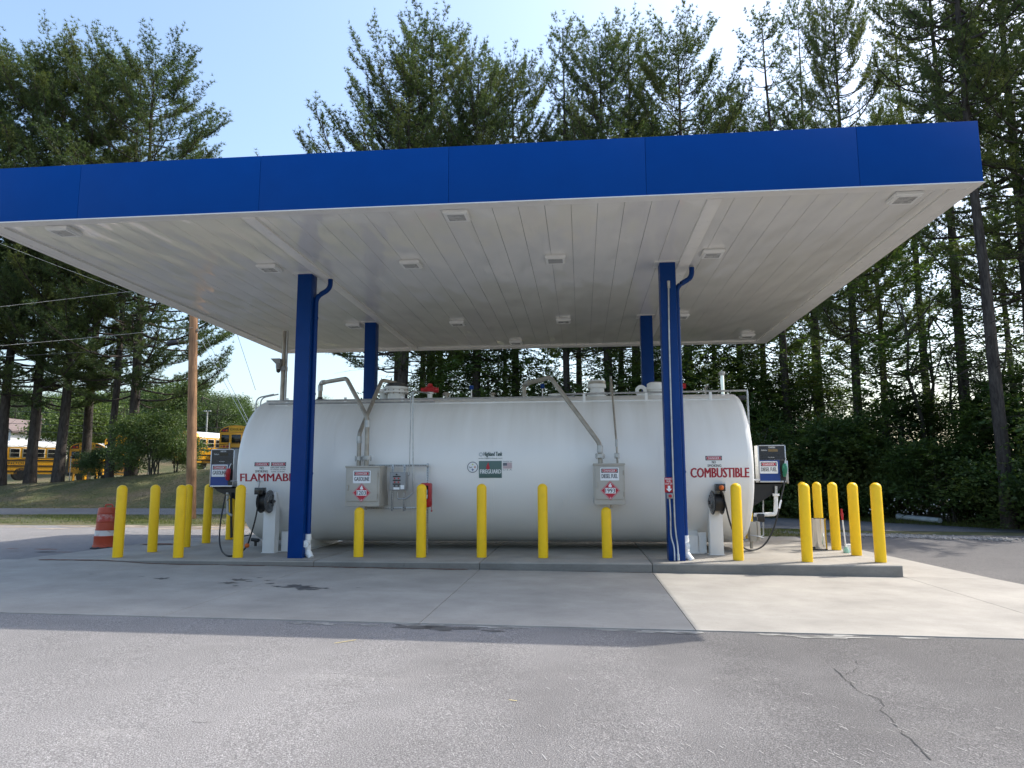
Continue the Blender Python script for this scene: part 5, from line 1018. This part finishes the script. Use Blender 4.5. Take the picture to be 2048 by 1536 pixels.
# grass blades
def grass(name, pts, h, w, m, label):
    g = np.random.default_rng(3); P = np.array(pts); N = len(P); d = unit(np.stack([g.normal(0, .5, N), g.normal(0, .5, N), np.ones(N)], -1)); a = g.uniform(0, 6.28, N); sd = np.stack([np.cos(a), np.sin(a), np.zeros(N)], -1) * w; hh = h * g.uniform(0.4, 1.3, N)[:, None]
    V = np.stack([P - sd, P + sd, P + d * hh], 1).reshape(-1, 3); o = link(name, mesh_np(name, V, np.arange(N * 3).reshape(-1, 3), m)); tag(o, label, 'grass', kind='stuff')
GR = m_leaf('grass_blades', (0.06, 0.09, 0.02), (0.14, 0.17, 0.045), (0.17, 0.14, 0.06), 0.35, 0.5)
gp = []
while len(gp) < 42000:
    x = rs.uniform(-36, 3); y = rs.uniform(24.2, 30.9)
    if y > near_edge(x) or rs.random() > 0.55 + 0.45 * math.sin(x * 0.7 + y): continue
    gp.append((x, y, G(x, y)))
for i in range(9000):
    x = rs.uniform(2.5, 8.0); y = rs.uniform(21.8, 25.0)
    if y < near_edge(x) - 0.1 and y > lerp([2, 5, 7, 8.6], [22.4, 21.6, 22.3, 24.6], x) and rs.random() < 0.6: gp.append((x, y, G(x, y)))
grass('verge_grass', gp, 0.07, 0.008, GR, 'patchy grass verge between the lot and the road')
gp = []
for i in range(52000):
    x = rs.uniform(-48, -4); y = far_edge(x) + 0.1 + abs(rs.gauss(0, 1)) * 5.5; gp.append((x, y, G(x, y)))
grass('bank_grass', gp, 0.06, 0.012, m_leaf('bank_grass_blades', (0.055, 0.065, 0.02), (0.11, 0.11, 0.04), (0.2, 0.14, 0.07), 0.3, 0.4), 'short mown grass on the bank below the buses')
gp = []
for i in range(14000):
    x = rs.uniform(1, 27); o_ = abs(rs.gauss(0, 1)) * 1.0; y = far_edge(x) + 0.05 + o_
    if x > 10: x += o_ * 0.6
    gp.append((x, y, G(x, y)))
grass('roadside_weeds', gp, 0.16, 0.012, GR, 'rough weeds along the foot of the dark wood')
fl_ = []
for i in range(90):
    px = rs.gauss(1870, 60) if i < 66 else rs.gauss(1590, 12); p = at(px, 1030, Y=28.5 if px > 1700 else 33.5); fl_.append((p.x + rs.gauss(0, .1), p.y + rs.gauss(0, .4), G(p.x, p.y) + rs.uniform(0.3, 1.0)))
g = np.random.default_rng(9); P = np.array(fl_); N = len(P); a = unit(g.normal(0, 1, (N, 3))) * 0.03; c = unit(np.cross(a, g.normal(0, 1, (N, 3)))) * 0.03
o = link('white_wildflowers', mesh_np('white_wildflowers', np.stack([P - a, P - c, P + a, P + c], 1).reshape(-1, 3), np.arange(N * 4).reshape(-1, 4), WHITE)); tag(o, 'tiny white wildflowers at the foot of the wood', 'flowers', kind='stuff')
# gravel patch
gq = []
for i in range(2600):
    x = rs.gauss(9.6, 1.5); y = 22.6 - (x - 9.6) * 0.28 + rs.gauss(0, 0.35); gq.append((x, y, rs.uniform(0.012, 0.05)))
oct_ = np.array([(1, 0, 0), (0, 1, 0), (-1, 0, 0), (0, -1, 0), (0, 0, 0.8), (0, 0, -0.8)]); of = np.array([(0, 1, 4), (1, 2, 4), (2, 3, 4), (3, 0, 4), (1, 0, 5), (2, 1, 5), (3, 2, 5), (0, 3, 5)])
V = np.concatenate([oct_ * r * np.array([1, rs.uniform(.6, 1), rs.uniform(.5, 1)]) + np.array([x, y, gl(x) + 0.0]) for x, y, r in gq]); F = np.concatenate([of + 6 * i for i in range(len(gq))])
o = link('gravel', mesh_np('gravel', V, F, mat('gravel_stone', (0.27, 0.255, 0.235), 0.9, var=0.5, vscale=9))); tag(o, 'loose gravel spilled between the lot and the road', 'gravel', kind='stuff')
# ------------------------------------------------------------------ bank: fence, buses, pole, houses
def fence():
    f = thing('chain_link_fence', 'chain-link fence along the top of the grass bank', 'fence', (-30, 48.6, 2))
    pts = [Vector((x, 48.6 + 0.0 * x, G(x, 48.6))) for x in np.arange(-52, -14.9, 3.0)]
    for p in pts: MB().tube([p - Vector((0, 0, .1)), p + Vector((0, 0, 1.9))], 0.035, 8).build('post', GALV, f)
    MB().tube([p + Vector((0, 0, 1.83)) for p in pts], 0.022, 6).build('top_rail', BLK, f)
    P = []; x = -52.0
    def gz(x): return lerp([p.x for p in pts], [p.z for p in pts], x)
    while x < -16:
        for s_ in (1, -1):
            a = x; b = x + s_ * 1.75
            if -52 <= b <= -15.2: P.append((np.array([(a, 48.6, gz(a) + 0.05), (b, 48.6, gz(b) + 1.8)]), np.array([0.004, 0.004])))
        x += 0.1
    V, F = tubes_np(P, 3); o = link('wire_mesh', mesh_np('wire_mesh', V - np.array([-30, 48.6, 2]), F, mat('fence_wire', (0.12, 0.12, 0.12), 0.5, 0.5)), f); o['kind'] = 'stuff'
fence()
BUSY = mat('bus_yellow', (0.82, 0.40, 0.014), 0.35, var=0.05, dirt=(0.4, 0.2, 0.03), dirt_amt=0.2, dscale=1.5)
def make_bus(label):
    B = thing('school_bus', label, 'bus', (0, 0, 0), 'yellow school buses parked behind the fence'); L, w = 11.0, 1.22
    prof = [(-w, 0.5), (w, 0.5), (w, 2.55)]; roofp = [(w * math.cos(a) if True else 0, 2.55 + 0.52 * math.sin(a)) for a in [rad(d) for d in range(0, 181, 12)]]
    MB().prism([(-w, 0.5), (w, 0.5), (w, 2.55), (-w, 2.55)], lambda u, v: (0, u, v), lambda u, v: (L - 1.6, u, v)).build('body', BUSY, B)
    MB().prism([(-w * 0.96, 0.55), (w * 0.96, 0.55), (w * 0.96, 1.55), (-w * 0.96, 1.55)], lambda u, v: (L - 1.6, u, v), lambda u, v: (L + 0.3, u * 0.85, v * 0.93)).build('bonnet', BUSY, B)
    MB().prism([(0.999 * u, v) for u, v in roofp], lambda u, v: (0.12, u, v + 0.002), lambda u, v: (L - 1.5, u, v + 0.002)).build('roof', mat('bus_white_roof', (0.8, 0.8, 0.78), 0.4), B)
    rc = MB().prism([(1.0 * u, v) for u, v in roofp], lambda u, v: (-0.02, u * 1.005, v + 0.012), lambda u, v: (0.34, u * 1.005, v + 0.012)).build('rear_cap', BUSY, B)
    MB().box(L * 0.35, L * 0.35 + 0.6, -0.3, 0.3, 3.05, 3.17, 0.03).build('roof_hatch', WHITE, B)
    wm = None
    for s_ in (-1, 1):
        for k in range(11):
            x = 0.35 + k * 0.8
            mb = MB(); y0 = s_ * (w + 0.004)
            if wm is None or s_ not in wm:
                wm = wm or {}
                fr = MB().box(x, x + 0.66, min(y0, y0 + s_ * 0.02), max(y0, y0 + s_ * 0.02), 1.75, 2.45, 0.01).build('window', mat('window_frame', (0.6, 0.55, 0.42), 0.5), B)
                gl_ = [MB().box(x + 0.05, x + 0.61, min(y0 + s_ * .012, y0 + s_ * 0.026), max(y0 + s_ * .012, y0 + s_ * 0.026), z0, z1).build('pane', DKGLASS, fr) for z0, z1 in ((1.8, 2.08), (2.12, 2.40))]
                wm[s_] = (fr, gl_)
            else:
                f0, g0 = wm[s_]; fr = link('window', f0.data, B, (k * 0.8, 0, 0))
                for q in g0: link('pane', q.data, fr)
        for z in (0.72, 1.12, 1.55): MB().box(0.05, L - 1.7, min(s_ * (w + .002), s_ * (w + .03)), max(s_ * (w + .002), s_ * (w + .03)), z - 0.045, z + 0.045).build('rub_rail', BLK, B)
        sgn = s_; MB().text('RALEIGH COUNTY SCHOOLS', 2.2, 7.2, 1.24, 1.42, (lambda u, v: (u, -(w + 0.006), v)) if s_ < 0 else (lambda u, v: (9.4 - u, (w + 0.006), v)), 0.02).build('lettering', BLKL, B, smooth=0)
        for x in (2.6, L - 0.9):
            wl = MB().lathe([(0.25, -0.14), (0.48, -0.14), (0.5, -0.1), (0.5, 0.1), (0.48, 0.14), (0.25, 0.14)], 24, (x, s_ * (w - 0.14), 0.5), 'y').build('wheel', RUB, B); MB().lathe([(0.05, -0.15), (0.26, -0.15), (0.28, 0.15), (0.05, 0.15)], 18, (x, s_ * (w - 0.14), 0.5), 'y').build('rim', BLK, wl)
    MB().box(-0.16, -0.004, -w, w, 0.42, 0.68, 0.03).build('bumper', BLK, B)
    def rr(nm, y0, y1, z0, z1, m, d=0.02, par=None): return MB().box(-d - 0.02, -0.0225 if par is None else -0.023, y0, y1, z0, z1, 0.004).build(nm, m, par or B)
    fr = MB().box(-0.022, -0.001, -0.42, 0.42, 0.75, 2.5, 0.008).build('rear_door', BUSY, B)
    for z0, z1 in ((1.72, 2.36), (0.95, 1.38)): MB().box(-0.04, -0.023, -0.34, 0.34, z0, z1, 0.01).build('pane', DKGLASS, fr)
    for s_ in (-1, 1):
        MB().box(-0.024, -0.001, min(s_ * .52, s_ * 1.08), max(s_ * .52, s_ * 1.08), 1.76, 2.34, 0.02).build('rear_window', DKGLASS, B)
        lp_ = MB().prism([(s_ * .58, 2.56), (s_ * 1.18, 2.56), (s_ * 1.02, 2.80), (s_ * .58, 2.95)], lambda u, v: (-0.036, u, v), lambda u, v: (-0.021, u, v)).build('lamp_panel', BLK, B)
        for y, m_ in ((0.72, ORG), (0.93, RED)): MB().lathe([(0.09, -0.05), (0.09, -0.037)], 14, (0, s_ * y, 2.68), 'x').build('lamp', m_, lp_)
        for y in (0.62, 0.86, 1.05): MB().lathe([(0.09 if y < 1 else 0.05, -0.03), (0.09 if y < 1 else 0.05, -0.002)], 14, (0, s_ * y, 1.45), 'x').build('tail_lamp', RED, B)
        for z in (1.12, 1.28): MB().box(-0.02, -0.002, min(s_ * .46, s_ * 1.15), max(s_ * .46, s_ * 1.15), z - .03, z + .03).build('rub_rail', BLK, B)
    sg = MB().box(-0.03, -0.021, -0.56, 0.56, 2.6, 2.93).build('sign_band', mat('bus_sign_yellow', (0.8, 0.45, 0.02), 0.4), B); MB().text('SCHOOL BUS', 0.5, -0.5, 2.68, 2.86, lambda u, v: (-0.032, u, v), 0.03).build('lettering', BLKL, sg, smooth=0)
    return B
bus0 = make_bus('x')
def place_bus(first, px, Y, ybase, head, label, side=None):
    p = at(px, 930, Y=Y); o = bus0 if first else copy_tree(bus0, (0, 0, 0)); z = at(px, ybase, Y=Y).z if ybase else G(p.x, Y)
    o.location = (p.x, Y, z); o.rotation_euler = (0, 0, rad(head)); o['label'] = label; return o
place_bus(True, 119, 53.5, 961, 224, 'school bus seen broadside behind the two bank pines')
place_bus(False, 172, 53.5, 962, 112, 'school bus with its rear end towards the bank, beside the broadside bus')
place_bus(False, 240, 56, 945, 122, 'school bus almost wholly hidden behind the thick pine trunk')
place_bus(False, 368, 55, 938, 70, 'school bus seen at an angle beside the wooden utility pole')
place_bus(False, 470, 52.5, 931, 108, 'school bus with its rear end beside the white tank')
for px, py, w_, h_, lab in ((158, 955, 0.5, 0.5, 'small yellow road barrier behind the fence by the leaning post'), (180, 952, 0.5, 0.55, 'small yellow machine behind the fence by the slim pine')):
    p = at(px, py, Y=49); yb = thing('yellow_barrier', lab, 'barrier', (p.x, 49, p.z)); mb = MB(); mb.box(p.x - w_, p.x + w_, 48.97, 49.03, p.z + h_ * .55, p.z + h_); mb.build('board', BUSY, yb)
    mb = MB(); mb.box(p.x - w_, p.x - w_ + .08, 48.9, 49.1, p.z - .8, p.z + h_ * .55); mb.box(p.x + w_ - .08, p.x + w_, 48.9, 49.1, p.z - .8, p.z + h_ * .55); mb.build('leg', BUSY, yb)
# wooden utility pole with cables
WOODP = m_wood('pole_wood', (0.15, 0.075, 0.035), (0.36, 0.20, 0.10))
pb = at(382, 1036, Z=0.0); pole = thing('utility_pole', 'orange-brown wooden utility pole standing on the grass verge', 'utility pole', (pb.x, pb.y, G(pb.x, pb.y) - 0.1))
q = at(387, 630, Y=pb.y); MB().tube([(pb.x, pb.y, G(pb.x, pb.y) - 0.2), (q.x, pb.y, q.z), (q.x + 0.03, pb.y, q.z + 1.6)], [0.2, 0.165, 0.155], 16).build('shaft', WOODP, pole)
for py in (658, 698, 760, 790, 845, 885): z = at(386, py, Y=pb.y).z; MB().lathe([(0.03, 0), (0.03, 0.012)], 8, (0, 0, 0), 'y').build('knot', BARK, pole).location = (lerp([600, 1036], [q.x, pb.x], py) - pb.x + rs.uniform(-.08, .08), -0.185, z - G(pb.x, pb.y) + 0.1)
mb = MB(); z = at(388, 660, Y=pb.y).z; mb.box(q.x + 0.12, q.x + 0.26, pb.y - .05, pb.y + .05, z - .05, z + .05); mb.box(q.x + .12, q.x + .22, pb.y - .04, pb.y + .04, z - .5, z - .42); mb.build('bracket', STEEL, pole)
def cable(name, pts, r, m, label, sag=0.0):
    o = MB().tube(spline(pts, 10), r, 5).build(name, m); tag(o, label, 'cable'); return o
cable('overhead_cable', [at(-40, 618, Y=24), at(100, 602, Y=27), at(275, 581, Y=29.5), at(386, 566, Y=pb.y)], 0.007, GALV, 'upper pale cable running from the utility pole past the pines')
cable('overhead_cable', [at(-40, 695, Y=22), at(150, 678, Y=26), at(386, 655, Y=pb.y - .2)], 0.007, GALV, 'middle pale cable ending at the pole bracket')
cable('overhead_cable', [at(-40, 716, Y=24), at(200, 702, Y=27), at(330, 687, Y=29), at(386, 680, Y=pb.y - .2)], 0.01, BLK, 'black cable carrying the splice case beside the pole')
cable('overhead_cable', [at(-10, 483, Y=18), at(150, 545, Y=25), at(300, 600, Y=40), at(420, 640, Y=70)], 0.006, GALV, 'long pale cable slanting down behind the canopy edge')
a, b = at(333, 688, Y=29.2), at(357, 684, Y=29.4); sc_ = thing('splice_case', 'black cable splice case hanging beside the wooden pole', 'splice case', a); MB().tube([a, a.lerp(b, .1), a.lerp(b, .9), b], [0.06, 0.12, 0.12, 0.06], 10).build('case', BLK, sc_); MB().tube(spline([b, at(366, 681, Y=29.5), at(374, 690, Y=29.6), at(372, 702, Y=29.6), at(364, 705, Y=29.5), at(356, 695, Y=29.4)]), 0.015, 6).build('cable_loop', RUB, sc_)
cable('guy_wire', [at(403, 680, Y=pb.y), at(495, 850, Y=22)], 0.008, GALV, 'first of two thin wires from the pole down behind the tank')
cable('guy_wire', [at(414, 678, Y=pb.y), at(499, 845, Y=22)], 0.008, GALV, 'second of two thin wires from the pole down behind the tank')
cable('guy_wire', [at(465, 640, Y=40), at(511, 780, Y=40)], 0.014, STEEL, 'lone wire crossing the open sky beside the canopy')
for py0, py1, Y in ((846, 856, 62), (862, 866, 64), (822, 830, 62)): cable('yard_cable', [at(0, py0, Y=Y), at(250, (py0 + py1) / 2 + 3, Y=Y), at(480, py1, Y=Y)], 0.02, BLK, 'dark cable strung across the bus yard at height %d px row'.replace(' at height %d px row', [' above the buses', ' just over the bus roofs', ' high before the far trees'][[846, 862, 822].index(py0)]))
for px, py0, lab, sc2 in ((72, 815, 'grey utility pole behind the broadside bus', 1), (81, 830, 'dark second pole beside the grey utility pole', 2)):
    p = at(px, py0, Y=70); t_ = thing('yard_pole', lab, 'pole', (p.x, 70, G(p.x, 70))); MB().tube([(p.x, 70, G(p.x, 70) - .2), (p.x, 70, p.z)], 0.17, 10).build('shaft', GALV if sc2 == 1 else BARK, t_); MB().box(p.x - .5, p.x + .5, 69.95, 70.05, p.z - 0.5, p.z - .4).build('crossarm', STEEL, t_)
p = at(415, 823, Y=75); t_ = thing('yard_lamp', 'small twin lamp post above the angled bus roof', 'lamp post', (p.x, 75, G(p.x, 75))); MB().tube([(p.x, 75, G(p.x, 75)), (p.x, 75, p.z)], 0.08, 8).build('shaft', GALV, t_)
for s_ in (-1, 1): MB().box(p.x + min(s_ * .1, s_ * .4), p.x + max(s_ * .1, s_ * .4), 74.9, 75.1, p.z - .02, p.z + .1, 0.02).build('lamp_head', GALV, t_)
# houses at the far left
def house(px0, px1, ye, yr, yb, Y, label, wallm, gable):
    a, b = at(px0, ye, Y=Y), at(px1, ye, Y=Y); z1 = a.z; zr_ = at((px0 + px1) / 2, yr, Y=Y).z; z0 = G(a.x, Y) - 1; h = thing('house', label, 'house', ((a.x + b.x) / 2, Y, z0)); RF = mat('roof_shingle', (0.16, 0.12, 0.11), 0.8)
    xm = (a.x + b.x) / 2
    if gable:
        MB().prism([(a.x, z0), (b.x, z0), (b.x, z1), (xm, zr_), (a.x, z1)], lambda u, v: (u, Y, v), lambda u, v: (u, Y + 9, v)).build('wall', wallm, h)
        mb = MB()
        for s_, x in ((-1, a.x), (1, b.x)):
            mb.prism([(xm, zr_ + .02), (x + s_ * .5, z1 - .28), (x + s_ * .5, z1 - .08), (xm, zr_ + .24)], lambda u, v: (u, Y - .4, v), lambda u, v: (u, Y + 9.4, v))
        mb.build('roof', RF, h)
    else:
        MB().box(a.x, b.x, Y, Y + 8, z0, z1).build('wall', wallm, h); MB().prism([(Y - .5, z1), (Y + 8.5, z1), (Y + 4, zr_)], lambda u, v: (a.x - .4, u, v), lambda u, v: (b.x + .4, u, v)).build('roof', RF, h)
    wx = at(px0 + (px1 - px0) * 0.8, 868, Y=Y); f = MB().box(wx.x - .45, wx.x + .45, Y - .06, Y - .005, wx.z - .6, wx.z + .6).build('window', WHITE, h); MB().box(wx.x - .36, wx.x + .36, Y - .08, Y - .062, wx.z - .5, wx.z + .5).build('pane', DKGLASS, f)
house(-32, 22, 862, 838, 960, 88, 'white gabled house behind the broadside bus', mat('house_siding', (0.6, 0.62, 0.64), 0.6), True)
house(24, 56, 880, 871, 960, 92, 'low house with brown shingle roof next to the white gable', mat('house_siding_tan', (0.5, 0.47, 0.42), 0.6), False)
# things at the wood edge
p = at(1800, 1036, Y=30.3); lg_ = thing('white_pipe', 'pale grey pipe lying in weeds at the foot of the wood', 'pipe', (p.x, p.y, G(p.x, p.y))); a, b = at(1797, 1033, Y=30.6), at(1880, 1041, Y=28.6)
MB().tube([a, b], 0.1, 14).build('barrel', mat('pale_pipe', (0.5, 0.55, 0.58), 0.5), lg_); MB().tube([a.lerp(b, -0.01), a.lerp(b, 0.04)], 0.125, 14).build('socket', mat('pale_pipe', (0.5, 0.55, 0.58), 0.5), lg_)
p = at(1595, 1020, Y=34.2); tr_ = thing('low_trailer', 'low dark trailer with rusty deck parked behind the road', 'trailer', (p.x, 34.2, G(p.x, 34.2))); x0, x1 = at(1520, 1015, Y=34.2).x, at(1700, 1015, Y=34.2).x; z = at(1600, 1018, Y=34.2).z; RST = mat('rusty_steel', (0.10, 0.055, 0.04), 0.8, var=0.4, vscale=4)
MB().box(x0, x1, 34.0, 36.0, z - .15, z + .02, 0.02).build('deck', RST, tr_); zr_ = at(1600, 1008, Y=34.2).z; MB().box(x0, x1, 33.97, 34.03, zr_ - .03, zr_ + .03).build('side_rail', GALV, tr_)
for k in range(4): x = x0 + .1 + (x1 - x0 - .2) * k / 3; MB().box(x - .03, x + .03, 33.98, 34.04, z, zr_).build('stake', RST, tr_)
MB().box(x0 + .2, x0 + 1.6, 34.02, 34.1, z - .45, z - .16).build('blue_side_board', mat('faded_blue', (0.06, 0.09, 0.12), 0.6), tr_)
for x in (x0 + (x1 - x0) * .5, x0 + (x1 - x0) * .62): wl = MB().lathe([(0.15, -.1), (0.32, -.1), (0.34, 0), (0.32, .1), (0.15, .1)], 20, (x, 33.95, G(x, 34) + .34), 'y').build('wheel', RUB, tr_)
